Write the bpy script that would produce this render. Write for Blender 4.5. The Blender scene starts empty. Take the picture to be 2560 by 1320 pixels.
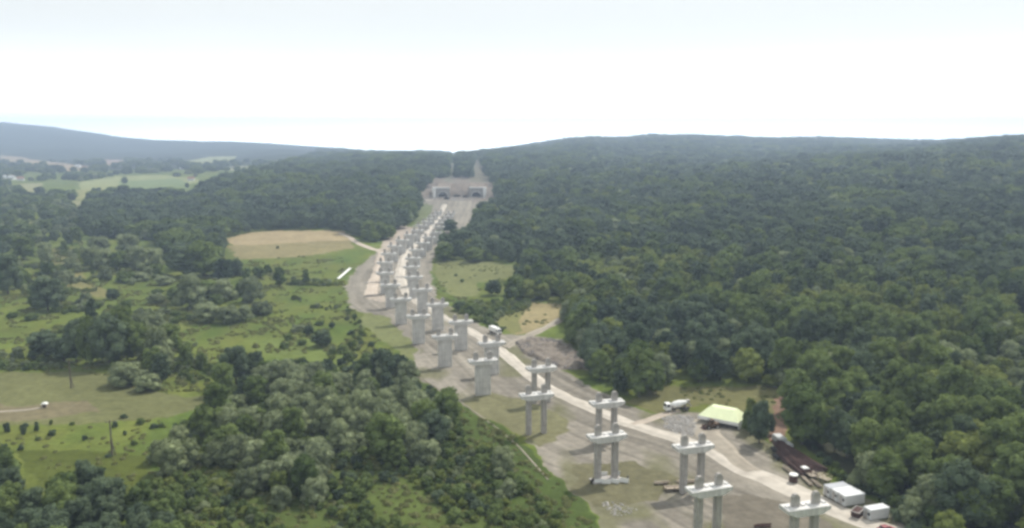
import bpy, bmesh, math, random
import numpy as np
from mathutils import Vector, Matrix

random.seed(7)
rng = np.random.default_rng(7)
S = bpy.context.scene
C = S.collection

# ------------------------------------------------------------------ camera
F, CX, CY = 2009.0, 1280.0, 660.0            # focal length and centre in photo pixels
CAM_Z, PITCH = 91.0, math.atan(310 / 2009.0)
cam_d = bpy.data.cameras.new('camera')
cam_d.sensor_width = 36.0
cam_d.lens = 36.0 * F / 2560.0
cam_d.clip_start, cam_d.clip_end = 1.0, 40000.0
cam = bpy.data.objects.new('camera', cam_d)
cam.location = (0, 0, CAM_Z)
cam.rotation_euler = (math.pi / 2 - PITCH, 0, 0)
C.objects.link(cam)
S.camera = cam

# ------------------------------------------------------------------ sky, sun, exposure
SUN_AZ, SUN_EL = math.radians(41), math.radians(52)      # right of the view, beyond the subject
W = bpy.data.worlds.new('World')
S.world = W
W.use_nodes = True
nt = W.node_tree
nt.nodes.clear()
N = lambda t, x=0, y=0: nt.nodes.new(t)
out = N('ShaderNodeOutputWorld')
bg = N('ShaderNodeBackground'); bg.inputs['Strength'].default_value = 0.11
sky = N('ShaderNodeTexSky'); sky.sky_type = 'NISHITA'; sky.sun_disc = False
sky.sun_elevation = SUN_EL; sky.sun_rotation = SUN_AZ
sky.dust_density = 2.5; sky.air_density = 1.2
tc = N('ShaderNodeTexCoord')
nz = N('ShaderNodeTexNoise'); nz.inputs['Scale'].default_value = 2.2; nz.inputs['Detail'].default_value = 5
nz.inputs['Roughness'].default_value = 0.55
mp = N('ShaderNodeMapping'); mp.inputs['Scale'].default_value = (1, 1, 3.2)
nt.links.new(tc.outputs['Generated'], mp.inputs['Vector'])
nt.links.new(mp.outputs['Vector'], nz.inputs['Vector'])
# thin bright cloud sheet, brightest on the sun's side
dot = N('ShaderNodeVectorMath'); dot.operation = 'DOT_PRODUCT'
dot.inputs[1].default_value = (math.sin(math.radians(25)) * .94, math.cos(math.radians(25)) * .94, .34)
nt.links.new(tc.outputs['Generated'], dot.inputs[0])
mr = N('ShaderNodeMapRange'); mr.inputs['From Min'].default_value = 0.1; mr.inputs['From Max'].default_value = 0.93
mr.inputs['To Min'].default_value = 0.83; mr.inputs['To Max'].default_value = 0.90
mr.interpolation_type = 'SMOOTHSTEP'
nt.links.new(dot.outputs['Value'], mr.inputs['Value'])
cr = N('ShaderNodeMapRange'); cr.inputs['From Min'].default_value = 0.36; cr.inputs['From Max'].default_value = 0.60
cr.inputs['To Min'].default_value = 0.93; cr.inputs['To Max'].default_value = 0.99
nt.links.new(nz.outputs['Fac'], cr.inputs['Value'])
cbg = N('ShaderNodeBackground'); cbg.inputs['Color'].default_value = (0.975, 1.0, 0.975, 1)
sx_ = N('ShaderNodeSeparateXYZ'); nt.links.new(tc.outputs['Generated'], sx_.inputs[0])
hz = N('ShaderNodeMapRange'); hz.inputs['From Min'].default_value = 0.0; hz.inputs['From Max'].default_value = 0.26
hz.inputs['To Min'].default_value = 0.0; hz.inputs['To Max'].default_value = 1.0
nt.links.new(sx_.outputs['Z'], hz.inputs['Value'])
hm = N('ShaderNodeMath'); hm.operation = 'MULTIPLY'
inv = N('ShaderNodeMath'); inv.operation = 'SUBTRACT'; inv.inputs[0].default_value = 1.0; inv.use_clamp = True
pw_ = N('ShaderNodeMath'); pw_.operation = 'POWER'; pw_.inputs[1].default_value = 6.0
ma_ = N('ShaderNodeMath'); ma_.operation = 'MULTIPLY_ADD'; ma_.inputs[1].default_value = 5.6; ma_.inputs[2].default_value = 1.0
nt.links.new(hz.outputs['Result'], inv.inputs[1]); nt.links.new(inv.outputs[0], pw_.inputs[0]); nt.links.new(pw_.outputs[0], ma_.inputs[0])
nt.links.new(mr.outputs['Result'], hm.inputs[0]); nt.links.new(ma_.outputs[0], hm.inputs[1])
nt.links.new(hm.outputs[0], cbg.inputs['Strength'])
mix = N('ShaderNodeMixShader')
nt.links.new(cr.outputs['Result'], mix.inputs['Fac'])
nt.links.new(sky.outputs['Color'], bg.inputs['Color'])
nt.links.new(bg.outputs['Background'], mix.inputs[1])
nt.links.new(cbg.outputs['Background'], mix.inputs[2])
nt.links.new(mix.outputs['Shader'], out.inputs['Surface'])

sd = bpy.data.lights.new('sun', 'SUN'); sd.energy = 3.8; sd.angle = math.radians(0.6); sd.color = (1, 0.95, 0.87)
sun = bpy.data.objects.new('sun', sd)
sv = Vector((math.sin(SUN_AZ) * math.cos(SUN_EL), math.cos(SUN_AZ) * math.cos(SUN_EL), math.sin(SUN_EL)))
sun.rotation_euler = sv.to_track_quat('Z', 'Y').to_euler()
sun.location = (0, 0, 400)
C.objects.link(sun)
S.view_settings.view_transform = 'Standard'
S.view_settings.look = 'None'
S.view_settings.exposure = 0.22
S.view_settings.gamma = 1.0
try:
    S.cycles.use_denoising = True
    S.cycles.max_bounces = 5; S.cycles.diffuse_bounces = 2; S.cycles.glossy_bounces = 1
    S.cycles.transmission_bounces = 2; S.cycles.volume_bounces = 0
    S.cycles.pixel_filter_type = 'BLACKMAN_HARRIS'; S.cycles.filter_width = 3.0
except Exception:
    pass

# ------------------------------------------------------------------ small maths
def _hash(i, j, s):
    n = (i * 374761393 + j * 668265263 + s * 1442695041) & 0xFFFFFFFF
    n = ((n ^ (n >> 13)) * 1274126177) & 0xFFFFFFFF
    return ((n ^ (n >> 16)) & 0xFFFF) / 65535.0
def vnoise(x, y, s=0):
    x = np.asarray(x, float); y = np.asarray(y, float)
    i = np.floor(x).astype(np.int64); j = np.floor(y).astype(np.int64)
    fx, fy = x - i, y - j
    fx = fx * fx * (3 - 2 * fx); fy = fy * fy * (3 - 2 * fy)
    a, b, c, d = _hash(i, j, s), _hash(i + 1, j, s), _hash(i, j + 1, s), _hash(i + 1, j + 1, s)
    return (a * (1 - fx) + b * fx) * (1 - fy) + (c * (1 - fx) + d * fx) * fy
def fbm(x, y, s=0, o=3):
    t = 0; a = .5
    for k in range(o):
        t = t + a * vnoise(x * 2 ** k, y * 2 ** k, s + k); a *= .5
    return t / (1 - .5 ** o)
def sstep(a, b, v):
    t = np.clip((v - a) / (b - a), 0, 1); return t * t * (3 - 2 * t)
def inpoly(px, py, poly):
    px = np.asarray(px, float); py = np.asarray(py, float)
    r = np.zeros(px.shape, bool); n = len(poly); j = n - 1
    for i in range(n):
        xi, yi = poly[i]; xj, yj = poly[j]
        if yi != yj:
            r ^= ((yi > py) != (yj > py)) & (px < (xj - xi) * (py - yi) / (yj - yi) + xi)
        j = i
    return r

# ------------------------------------------------------------------ terrain height
TD = [0, 150, 250, 350, 450, 600, 750, 900, 1050, 1200, 1400, 1700, 2100, 2700, 3500, 4500, 5500, 7500, 10000]
TC = {
    -700: [0, 0, 0, 0, 0, 0, 0, 0, 1, 2, 4, 6, 8, 10, 18, 80, 175, 270, 270],
    0:    [0, 0, 0, 0, 0, 0, 0, 0, 1, 2, 3, 5, 6, 8, 12, 60, 168, 262, 262],
    250:  [0, 0, 0, 0, 0, 0, 0, 0, 1, 2, 3, 5, 6, 8, 12, 55, 128, 178, 170],
    420:  [0, 0, 0, 0, 0, 0, 0, 0, 2, 4, 6, 7, 8, 10, 14, 50, 98, 110, 100],
    600:  [0, 0, 0, 0, 0, 0, 1, 5, 12, 19, 22, 20, 16, 14, 20, 58, 84, 84, 80],
    800: [0, 0, 0, 0, 0, 0, 3, 12, 21, 28, 32, 35, 38, 40, 50, 58, 64, 66, 66],
    700: [0, 0, 0, 0, 0, 0, 2, 8, 17, 24, 27, 28, 26, 28, 36, 58, 72, 74, 70],
    950: [0, 0, 0, 0, 0, 1, 3, 12, 25, 38, 49, 57, 58, 56, 56, 58, 60, 60, 60],
    1050: [0, 0, 0, 0, 0, 1.5, 4, 9, 13, 32, 48, 61, 62, 60, 60, 60, 60, 60, 60],
    1100: [0, 0, 0, 0, 0, 1.5, 4, 9, 13, 30, 46, 60, 62, 60, 60, 60, 60, 60, 60],
    1200: [0, 0, 0, 0, 0, 1.5, 4, 9, 13, 30, 46, 60, 63, 62, 60, 60, 60, 60, 60],
    1280: [0, 0, 0, 0, 0, 3.5, 8, 14, 21, 32, 44, 54, 60, 62, 62, 66, 66, 66, 66],
    1500: [0, 0, 0, 0, 2, 6, 11, 17, 23, 29, 35, 42, 54, 76, 96, 90, 80, 80, 80],
    1800: [0, 0, 0, 3, 7, 13, 20, 26, 31, 34, 36, 40, 50, 78, 106, 100, 85, 80, 80],
    1650: [0, 0, 0, 1, 4, 9, 15, 21, 27, 32, 36, 42, 54, 80, 108, 100, 85, 80, 80],
    2200: [0, 0, 2, 8, 14, 22, 30, 37, 44, 50, 56, 62, 66, 78, 94, 94, 80, 80, 80],
    2560: [0, 0, 3, 10, 17, 27, 37, 47, 57, 68, 82, 95, 97, 94, 92, 88, 80, 80, 80],
    3300: [0, 0, 4, 12, 20, 32, 44, 56, 66, 76, 88, 98, 100, 100, 95, 90, 85, 80, 80],
}
_q = sorted(TC); QN, DN = 401, 500
_qs = np.linspace(-700, 3300, QN); _ds = np.sqrt(np.linspace(0, 10000 ** 1, DN) / 10000.0) ** 2 * 1.0
_ds = (np.linspace(0, 1, DN) ** 2) * 10000
_tmp = np.array([np.interp(_ds, TD, TC[q]) for q in _q])
_tab = np.array([np.interp(_qs, _q, _tmp[:, k]) for k in range(DN)]).T
def _blur(a, n, ax):
    k = np.hanning(2 * n + 3)[1:-1]; k /= k.sum()
    p = [(0, 0), (0, 0)]; p[ax] = (n, n)
    b = np.pad(a, p, mode='edge')
    return np.apply_along_axis(lambda v: np.convolve(v, k, 'valid'), ax, b)
_dq = np.interp(_qs, [0, 150, 300, 450, 600, 700, 850, 950, 1050, 1150, 1250, 1350, 1450, 1550, 1640, 1750, 1900, 2050, 2200, 2350, 2450, 2560, 3300],
                [-3, 0, 10, 6, 3, 5, 13, 20, 20, 24, 16, 8, 0, 9, 5, 7, 12, 9, 12, 13, 8, 10, 10])[:, None]
_far = np.where(_qs[:, None] < 760, sstep(3500, 4500, _ds)[None, :], sstep(1050, 1500, _ds)[None, :])
_tab = _tab - _dq * _far * _ds[None, :] / 2009.0
_tab = _blur(_blur(_tab, 5, 0), 9, 1)
PORTAL_Y = 1112.0
def H(x, y):
    x = np.asarray(x, float); y = np.asarray(y, float)
    r = np.hypot(x, y)
    az = np.clip(np.arctan2(x, y), -0.80, 0.80)
    q = 1280 + 2009 * np.tan(az)
    d = np.minimum(r * np.cos(az), 9990)
    u = np.clip((q + 700) / 10.0, 0, QN - 1.001); v = np.clip(np.sqrt(d / 10000.0) * (DN - 1), 0, DN - 1.001)
    i = u.astype(int); j = v.astype(int); fu, fv = u - i, v - j
    z = (_tab[i, j] * (1 - fu) + _tab[i + 1, j] * fu) * (1 - fv) + (_tab[i, j + 1] * (1 - fu) + _tab[i + 1, j + 1] * fu) * fv
    # natural lumps on the hills
    hill = sstep(620, 1000, d) * np.clip((z - 2) / 25, 0, 1)
    cor = 1 - sstep(60, 110, np.abs(x + 72)) * 1.0
    cor = cor * (y < 1110) * (y > 0)
    hill = hill * (1 - cor)
    z = z + hill * ((fbm(x / 190, y / 190, 3) - .5) * 16 * sstep(700, 1300, d) + (fbm(x / 60, y / 60, 9) - .5) * 5)
    z = z + (fbm(x / 45, y / 45, 21, 2) - .5) * 0.7 * (1 - cor) * (d > 60)
    # level yard in front of the tunnel and the cut face behind it
    w = (1 - sstep(42, 58, np.abs(x + 73))) * sstep(1030, 1052, y) * (1 - sstep(PORTAL_Y + 1, PORTAL_Y + 14, y))
    z = z * (1 - w) + 13.0 * w
    # embankment: the site stands a little above the scrub at its left
    return z

def ray(px, py):
    u, v = (px - CX) / F, (CY - py) / F
    c, s = math.cos(PITCH), math.sin(PITCH)
    return np.array([u, c + v * s, -s + v * c])
def at_z(px, py, z):
    d = ray(px, py); t = (z - CAM_Z) / d[2]
    return d[0] * t, d[1] * t
def gp(px, py):
    """the spot of the terrain seen at a photo pixel"""
    d = ray(px, py)
    t = 60 * np.exp(np.linspace(0, math.log(9800 / 60), 900))
    below = (CAM_Z + d[2] * t) < H(d[0] * t, d[1] * t)
    k = int(np.argmax(below)) if below.any() else 899
    lo, hi = t[max(k - 1, 0)], t[k]
    for _ in range(24):
        m = (lo + hi) / 2
        if CAM_Z + d[2] * m < float(H(d[0] * m, d[1] * m)): hi = m
        else: lo = m
    return float(d[0] * hi), float(d[1] * hi), float(H(d[0] * hi, d[1] * hi))
def proj(x, y, z):
    c, s = math.cos(PITCH), math.sin(PITCH)
    dep = y * c - (z - CAM_Z) * s
    up = y * s + (z - CAM_Z) * c
    return CX + F * x / dep, CY - F * up / dep, dep
def wpoly(p): return [gp(a, b)[:2] for a, b in p]

# ------------------------------------------------------------------ materials
MATS = {}
def mat(name, col, rough=0.85, var=0.12, scale=1.2, bump=0.0, metal=0.0, col2=None, coord='Object', spec=0.3):
    if name in MATS: return MATS[name]
    m = bpy.data.materials.new(name); m.use_nodes = True
    t = m.node_tree; b = t.nodes['Principled BSDF']
    b.inputs['Roughness'].default_value = rough; b.inputs['Metallic'].default_value = metal
    b.inputs['Specular IOR Level'].default_value = spec
    c = t.nodes.new('ShaderNodeTexCoord'); n = t.nodes.new('ShaderNodeTexNoise')
    n.inputs['Scale'].default_value = scale; n.inputs['Detail'].default_value = 5; n.inputs['Roughness'].default_value = .65
    t.links.new(c.outputs[coord], n.inputs['Vector'])
    r = t.nodes.new('ShaderNodeValToRGB'); e = r.color_ramp.elements
    e[0].position, e[1].position = 0.3, 0.7
    c2 = col2 or tuple(min(1, v * (1 + var)) for v in col)
    e[0].color = (*[v * (1 - var) for v in col], 1); e[1].color = (*c2, 1)
    t.links.new(n.outputs['Fac'], r.inputs['Fac']); t.links.new(r.outputs['Color'], b.inputs['Base Color'])
    if bump:
        bp = t.nodes.new('ShaderNodeBump'); bp.inputs['Strength'].default_value = bump; bp.inputs['Distance'].default_value = .3
        t.links.new(n.outputs['Fac'], bp.inputs['Height']); t.links.new(bp.outputs['Normal'], b.inputs['Normal'])
    MATS[name] = m; return m
M_CONC = mat('concrete', (0.57, 0.555, 0.53), 0.9, 0.14, 0.5, 0.15)
M_CONC_TOP = mat('sunlit_top_concrete', (0.64, 0.63, 0.61), 0.85, 0.10, 0.8, 0.1)  # paler concrete for cap tops, sun brightness put into the colour
M_CONC_D = mat('shaded_form_marked_concrete', (0.39, 0.365, 0.34), 0.9, 0.16, 0.9, 0.15)  # form-marked concrete, darkened to carry shade of stop blocks and head wall
for m_ in (M_CONC, M_CONC_D):
    t_ = m_.node_tree; b_ = t_.nodes['Principled BSDF']; src = b_.inputs['Base Color'].links[0].from_socket
    tc_ = t_.nodes.new('ShaderNodeTexCoord'); sp_ = t_.nodes.new('ShaderNodeSeparateXYZ'); t_.links.new(tc_.outputs['Object'], sp_.inputs[0])
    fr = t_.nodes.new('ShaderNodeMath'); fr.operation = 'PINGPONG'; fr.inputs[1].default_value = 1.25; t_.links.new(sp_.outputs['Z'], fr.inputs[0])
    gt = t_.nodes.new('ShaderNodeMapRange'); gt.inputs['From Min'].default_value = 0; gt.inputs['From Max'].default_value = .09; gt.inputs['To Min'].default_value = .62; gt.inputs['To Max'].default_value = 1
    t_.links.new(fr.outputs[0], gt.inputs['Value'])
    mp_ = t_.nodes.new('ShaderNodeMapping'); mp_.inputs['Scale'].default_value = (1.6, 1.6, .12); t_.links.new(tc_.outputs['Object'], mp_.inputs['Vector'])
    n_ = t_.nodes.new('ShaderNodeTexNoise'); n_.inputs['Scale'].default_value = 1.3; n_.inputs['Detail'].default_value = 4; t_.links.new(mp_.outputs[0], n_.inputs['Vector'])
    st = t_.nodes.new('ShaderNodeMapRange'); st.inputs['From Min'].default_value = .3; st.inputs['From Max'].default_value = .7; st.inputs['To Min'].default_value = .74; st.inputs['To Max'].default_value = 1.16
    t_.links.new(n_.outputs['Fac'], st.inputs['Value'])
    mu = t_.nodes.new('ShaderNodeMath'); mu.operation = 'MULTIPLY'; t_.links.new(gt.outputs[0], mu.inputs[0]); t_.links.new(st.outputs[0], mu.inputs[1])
    vm_ = t_.nodes.new('ShaderNodeVectorMath'); vm_.operation = 'SCALE'
    t_.links.new(src, vm_.inputs[0]); t_.links.new(mu.outputs[0], vm_.inputs['Scale']); t_.links.new(vm_.outputs[0], b_.inputs['Base Color'])
M_WHITE = mat('white_paint', (0.78, 0.78, 0.76), 0.55, 0.06, 0.7)
M_PANEL = mat('cabin_panel', (0.55, 0.56, 0.56), 0.6, 0.08, 0.8)
M_ROOF = mat('cabin_roof', (0.62, 0.63, 0.64), 0.6, 0.12, 0.6)
M_DARK = mat('dark_steel', (0.03, 0.028, 0.026), 0.6, 0.3, 2)
M_GLASS = mat('dark_glass', (0.02, 0.025, 0.03), 0.12, 0.1, 2, spec=0.6)
M_RUBBER = mat('rubber', (0.02, 0.02, 0.02), 0.8, 0.2, 3)
M_RUST = mat('rusty_steel', (0.075, 0.042, 0.036), 0.9, 0.35, 1.5, 0.3)
M_RED = mat('red_paint', (0.26, 0.07, 0.08), 0.5, 0.15, 1)
M_YEL = mat('ochre_machine_paint', (0.11, 0.065, 0.035), 0.6, 0.3, 1)
M_WOOD = mat('weathered_timber', (0.33, 0.28, 0.22), 0.9, 0.25, 2)
M_TENT = mat('pale_green_canvas', (0.72, 0.78, 0.50), 0.7, 0.08, 0.4)
M_ROCK = mat('broken_rock', (0.24, 0.22, 0.21), 0.95, 0.3, 0.8, 0.5)
M_ROCKL = mat('pale_broken_rock', (0.42, 0.40, 0.38), 0.95, 0.3, 1.2, 0.5)
M_SOIL = mat('heaped_soil', (0.16, 0.132, 0.108), 0.95, 0.35, 0.35, 0.6, col2=(0.26, 0.225, 0.185))
M_TILE = mat('roof_tile', (0.28, 0.15, 0.11), 0.85, 0.2, 1)
M_TRUNK = mat('bark', (0.085, 0.07, 0.055), 0.95, 0.3, 2, 0.4)
M_POLE = mat('pole_timber', (0.13, 0.11, 0.09), 0.9, 0.2, 2)

SOLID = {}
def leaf_mat(name, dark, light, warm=(0.12, 0.14, 0.03), trans=0.40):
    if trans: SOLID[name] = leaf_mat(name + '_inner', dark, light, warm, 0.0)
    m = bpy.data.materials.new(name); m.use_nodes = True
    t = m.node_tree; t.nodes.clear()
    n = t.nodes.new; L = t.links.new
    o = n('ShaderNodeOutputMaterial'); df = n('ShaderNodeBsdfDiffuse'); tr = n('ShaderNodeBsdfTranslucent'); mx = n('ShaderNodeMixShader')
    mx.inputs[0].default_value = trans
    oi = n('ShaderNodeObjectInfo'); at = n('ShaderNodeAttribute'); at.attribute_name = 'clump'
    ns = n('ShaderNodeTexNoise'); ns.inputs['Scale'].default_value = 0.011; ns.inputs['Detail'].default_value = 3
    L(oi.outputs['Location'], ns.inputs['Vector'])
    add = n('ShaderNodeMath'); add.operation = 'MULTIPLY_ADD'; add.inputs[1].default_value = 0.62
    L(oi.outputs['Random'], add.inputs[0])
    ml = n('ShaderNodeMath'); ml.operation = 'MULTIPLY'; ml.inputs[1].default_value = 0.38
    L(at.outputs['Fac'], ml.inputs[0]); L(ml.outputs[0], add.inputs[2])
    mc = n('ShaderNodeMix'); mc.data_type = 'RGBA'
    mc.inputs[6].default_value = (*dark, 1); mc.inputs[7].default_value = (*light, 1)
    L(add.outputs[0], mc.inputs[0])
    mr = n('ShaderNodeMapRange'); mr.inputs['From Min'].default_value = .45; mr.inputs['From Max'].default_value = .66
    mr.inputs['To Min'].default_value = 0; mr.inputs['To Max'].default_value = 0.55
    L(ns.outputs['Fac'], mr.inputs['Value'])
    mw = n('ShaderNodeMix'); mw.data_type = 'RGBA'; mw.inputs[7].default_value = (*warm, 1)
    L(mr.outputs[0], mw.inputs[0]); L(mc.outputs[2], mw.inputs[6])
    L(mw.outputs[2], df.inputs['Color']); L(mw.outputs[2], tr.inputs['Color'])
    L(df.outputs[0], mx.inputs[1]); L(tr.outputs[0], mx.inputs[2]); L(mx.outputs[0], o.inputs['Surface'])
    return m
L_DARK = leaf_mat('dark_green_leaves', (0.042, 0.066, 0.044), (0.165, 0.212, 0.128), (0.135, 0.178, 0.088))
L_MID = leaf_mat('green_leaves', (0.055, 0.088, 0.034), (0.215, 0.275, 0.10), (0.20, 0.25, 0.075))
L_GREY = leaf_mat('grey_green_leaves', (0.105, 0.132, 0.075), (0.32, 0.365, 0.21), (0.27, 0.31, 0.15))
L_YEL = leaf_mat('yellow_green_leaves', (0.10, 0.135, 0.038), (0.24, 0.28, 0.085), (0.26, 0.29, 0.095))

L_HERB = leaf_mat('meadow_herbs', (0.115, 0.135, 0.045), (0.25, 0.26, 0.115), (0.22, 0.22, 0.09), .2)
# ------------------------------------------------------------------ mesh helpers
class MB:
    def __init__(s): s.v = []; s.f = []
    def box(s, c, size, rz=0, taper=1.0, base=False):
        cx, cy, cz = c; sx, sy, sz = [k / 2 for k in size]
        if base: cz += sz
        n = len(s.v); cr_, sr = math.cos(rz), math.sin(rz)
        for z, k in ((-sz, 1), (sz, taper)):
            for x, y in ((-sx, -sy), (sx, -sy), (sx, sy), (-sx, sy)):
                x *= k; y *= k
                s.v.append((cx + x * cr_ - y * sr, cy + x * sr + y * cr_, cz + z))
        s.f += [tuple(n + k for k in q) for q in ((0, 3, 2, 1), (4, 5, 6, 7), (0, 1, 5, 4), (1, 2, 6, 5), (2, 3, 7, 6), (3, 0, 4, 7))]
        return s
    def prism(s, pts, a, b, axis='y'):
        """outline pts (u, z) swept from a to b along axis"""
        n = len(s.v); k = len(pts)
        for w in (a, b):
            for u, z in pts: s.v.append((u, w, z) if axis == 'y' else (w, u, z))
        s.f.append(tuple(range(n, n + k))[::-1]); s.f.append(tuple(range(n + k, n + 2 * k)))
        for i in range(k):
            j = (i + 1) % k; s.f.append((n + i, n + j, n + k + j, n + k + i))
        return s
    def tube(s, p0, p1, r0, r1=None, seg=10, cap=True):
        r1 = r0 if r1 is None else r1
        p0, p1 = Vector(p0), Vector(p1); q = (p1 - p0).to_track_quat('Z', 'Y'); n = len(s.v)
        for p, r in ((p0, r0), (p1, r1)):
            for i in range(seg):
                a = 2 * math.pi * i / seg
                s.v.append(tuple(p + q @ Vector((math.cos(a) * r, math.sin(a) * r, 0))))
        for i in range(seg):
            j = (i + 1) % seg; s.f.append((n + i, n + j, n + seg + j, n + seg + i))
        if cap: s.f.append(tuple(range(n, n + seg))[::-1]); s.f.append(tuple(range(n + seg, n + 2 * seg)))
        return s
    def lathe(s, prof, axis0, axis1, seg=16):
        """prof: (t, r) along the line axis0..axis1"""
        a0, a1 = Vector(axis0), Vector(axis1); q = (a1 - a0).to_track_quat('Z', 'Y'); n = len(s.v)
        for t, r in prof:
            p = a0.lerp(a1, t)
            for i in range(seg):
                a = 2 * math.pi * i / seg
                s.v.append(tuple(p + q @ Vector((math.cos(a) * r, math.sin(a) * r, 0))))
        for k in range(len(prof) - 1):
            for i in range(seg):
                j = (i + 1) % seg; b = n + k * seg
                s.f.append((b + i, b + j, b + seg + j, b + seg + i))
        s.f.append(tuple(range(n, n + seg))[::-1]); b = n + (len(prof) - 1) * seg; s.f.append(tuple(range(b, b + seg)))
        return s
    def build(s, name, m, parent=None, bevel=0.0, smooth=False, loc=None):
        me = bpy.data.meshes.new(name); me.from_pydata(s.v, [], s.f); me.update()
        bm = bmesh.new(); bm.from_mesh(me)
        bmesh.ops.recalc_face_normals(bm, faces=bm.faces)
        if bevel: bmesh.ops.bevel(bm, geom=list(bm.edges), offset=bevel, segments=1, affect='EDGES', clamp_overlap=True)
        bm.to_mesh(me); bm.free()
        me.materials.append(m)
        if smooth: me.polygons.foreach_set('use_smooth', [True] * len(me.polygons))
        o = bpy.data.objects.new(name, me); C.objects.link(o)
        if parent: o.parent = parent
        if loc: o.location = loc
        return o
def tag(o, label=None, cat=None, group=None, kind=None):
    if label: o['label'] = label
    if cat: o['category'] = cat
    if group: o['group'] = group
    if kind: o['kind'] = kind
    return o
def thing(name, loc, rz, label, cat, group=None):
    o = bpy.data.objects.new(name, None); o.empty_display_size = 1
    C.objects.link(o); o.location = loc; o.rotation_euler = (0, 0, rz)
    return tag(o, label, cat, group)
def copy_tree(o, parent=None):
    c = o.copy(); C.objects.link(c); c.parent = parent
    for ch in KIDS.get(o.name, ()):
        copy_tree(ch, c)
    return c
KIDS = {}

# ------------------------------------------------------------------ ground areas, outlined where the photo shows them
A = {}
def area(name, pts): A[name] = wpoly(pts)
area('site', [(1214, 496), (1200, 512), (1178, 570), (1110, 590), (1095, 625), (1080, 660), (1080, 700), (1092, 740), (1130, 775), (1180, 800), (1260, 838),
              (1340, 838), (1400, 850), (1480, 900), (1478, 925), (1400, 925), (1470, 960), (1560, 1010), (1620, 1035), (1660, 1030), (1750, 1030),
              (1850, 1060), (1930, 1110), (2010, 1150), (2080, 1210), (2180, 1255), (2280, 1330), (2280, 1340), (1500, 1340),
              (1480, 1290), (1440, 1230), (1390, 1190), (1360, 1170), (1340, 1120), (1290, 1080), (1230, 1050), (1150, 1010), (1060, 950), (1025, 925), (1030, 880),
              (960, 800), (880, 770), (862, 740), (866, 705), (890, 672), (930, 640), (975, 605), (1010, 580), (1042, 560), (1060, 530), (1048, 498)])
area('pale_strip', [(985, 560), (950, 620), (940, 650), (938, 690), (920, 745), (955, 755), (985, 752), (950, 735), (958, 700), (960, 650), (975, 625), (1040, 570)])
area('grass_left', [(905, 780), (960, 790), (1010, 835), (1040, 880), (1030, 900), (960, 860), (900, 810)])
area('grass_mid', [(1230, 985), (1320, 1000), (1400, 1030), (1420, 1080), (1350, 1120), (1290, 1085), (1190, 1030), (1150, 1005)])
area('grass_near', [(1420, 1160), (1600, 1150), (1690, 1200), (1660, 1260), (1560, 1260), (1480, 1270), (1440, 1230)])
area('brown_near', [(1780, 1230), (1960, 1250), (2060, 1300), (2080, 1340), (1820, 1340), (1800, 1290)])
area('wheat', [(545, 600), (620, 582), (700, 576), (860, 578), (885, 600), (800, 608), (740, 608), (600, 616)])
area('stubble', [(560, 614), (740, 607), (885, 600), (880, 620), (800, 636), (700, 645), (600, 648)])
area('meadow_right', [(1088, 655), (1180, 650), (1240, 655), (1300, 668), (1290, 695), (1200, 705), (1185, 740), (1140, 745), (1090, 700)])
area('meadow_yellow', [(1200, 770), (1300, 752), (1430, 760), (1450, 780), (1360, 815), (1300, 840), (1230, 815)])
area('meadow_dry', [(1330, 757), (1440, 762), (1448, 785), (1350, 818), (1300, 838), (1300, 800)])
area('meadow_near', [(1555, 1005), (1650, 965), (1960, 965), (1965, 1070), (1955, 1120), (1900, 1060), (1850, 1030), (1760, 1010), (1640, 1035)])
area('red_soil', [(1930, 990), (1962, 990), (1965, 1100), (1925, 1100)])
area('mown', [(-400, 925), (0, 930), (170, 928), (275, 940), (420, 985), (530, 990), (545, 1015), (420, 1045), (200, 1060), (-400, 1075)])
area('mown_bare', [(-400, 1000), (0, 1010), (60, 1015), (220, 1000), (240, 1030), (60, 1055), (-400, 1070)])
area('vivid', [(40, 1130), (120, 1120), (380, 1140), (385, 1200), (330, 1230), (200, 1230), (110, 1220)])
area('bank', [(1025, 935), (1110, 985), (1190, 1030), (1290, 1090), (1360, 1170), (1440, 1230), (1500, 1345), (1330, 1345), (1250, 1200), (1150, 1080), (1060, 1000)])
area('bank2', [(880, 1150), (1000, 1190), (1110, 1270), (1150, 1345), (1040, 1345), (930, 1250)])
area('verge', [(1968, 1060), (2000, 1105), (2060, 1145), (2120, 1195), (2240, 1262), (2330, 1345), (2560, 1345), (2560, 900), (2000, 960)])
area('lowland', [(375, 1170), (560, 1180), (900, 1150), (1040, 970), (1120, 1010), (1250, 1120), (1440, 1345), (375, 1345)])
area('path_strip', [(130, 620), (195, 620), (210, 700), (300, 740), (240, 745), (160, 720), (140, 680)])
area('pale_grass1', [(400, 770), (480, 765), (500, 800), (460, 830), (420, 820)])  # grass a little paler and yellower than the meadow
area('pale_grass2', [(630, 850), (760, 840), (900, 900), (860, 925), (760, 905), (640, 880)])  # second patch of paler grass
area('hill_green', [(1048, 508), (1085, 512), (1075, 545), (1035, 570), (1040, 540)])
area('portal_yard', [(1048, 497), (1085, 488), (1215, 484), (1205, 497), (1150, 502), (1100, 500), (1048, 501)])
area('portal_slope', [(1050, 496), (1058, 470), (1072, 452), (1100, 440), (1180, 430), (1240, 435), (1262, 480), (1250, 500)])
area('cut_line', [(1128, 380), (1140, 380), (1133, 456), (1117, 456)])
area('cut_wide', [(1182, 390), (1205, 388), (1232, 456), (1172, 456)])
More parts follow.
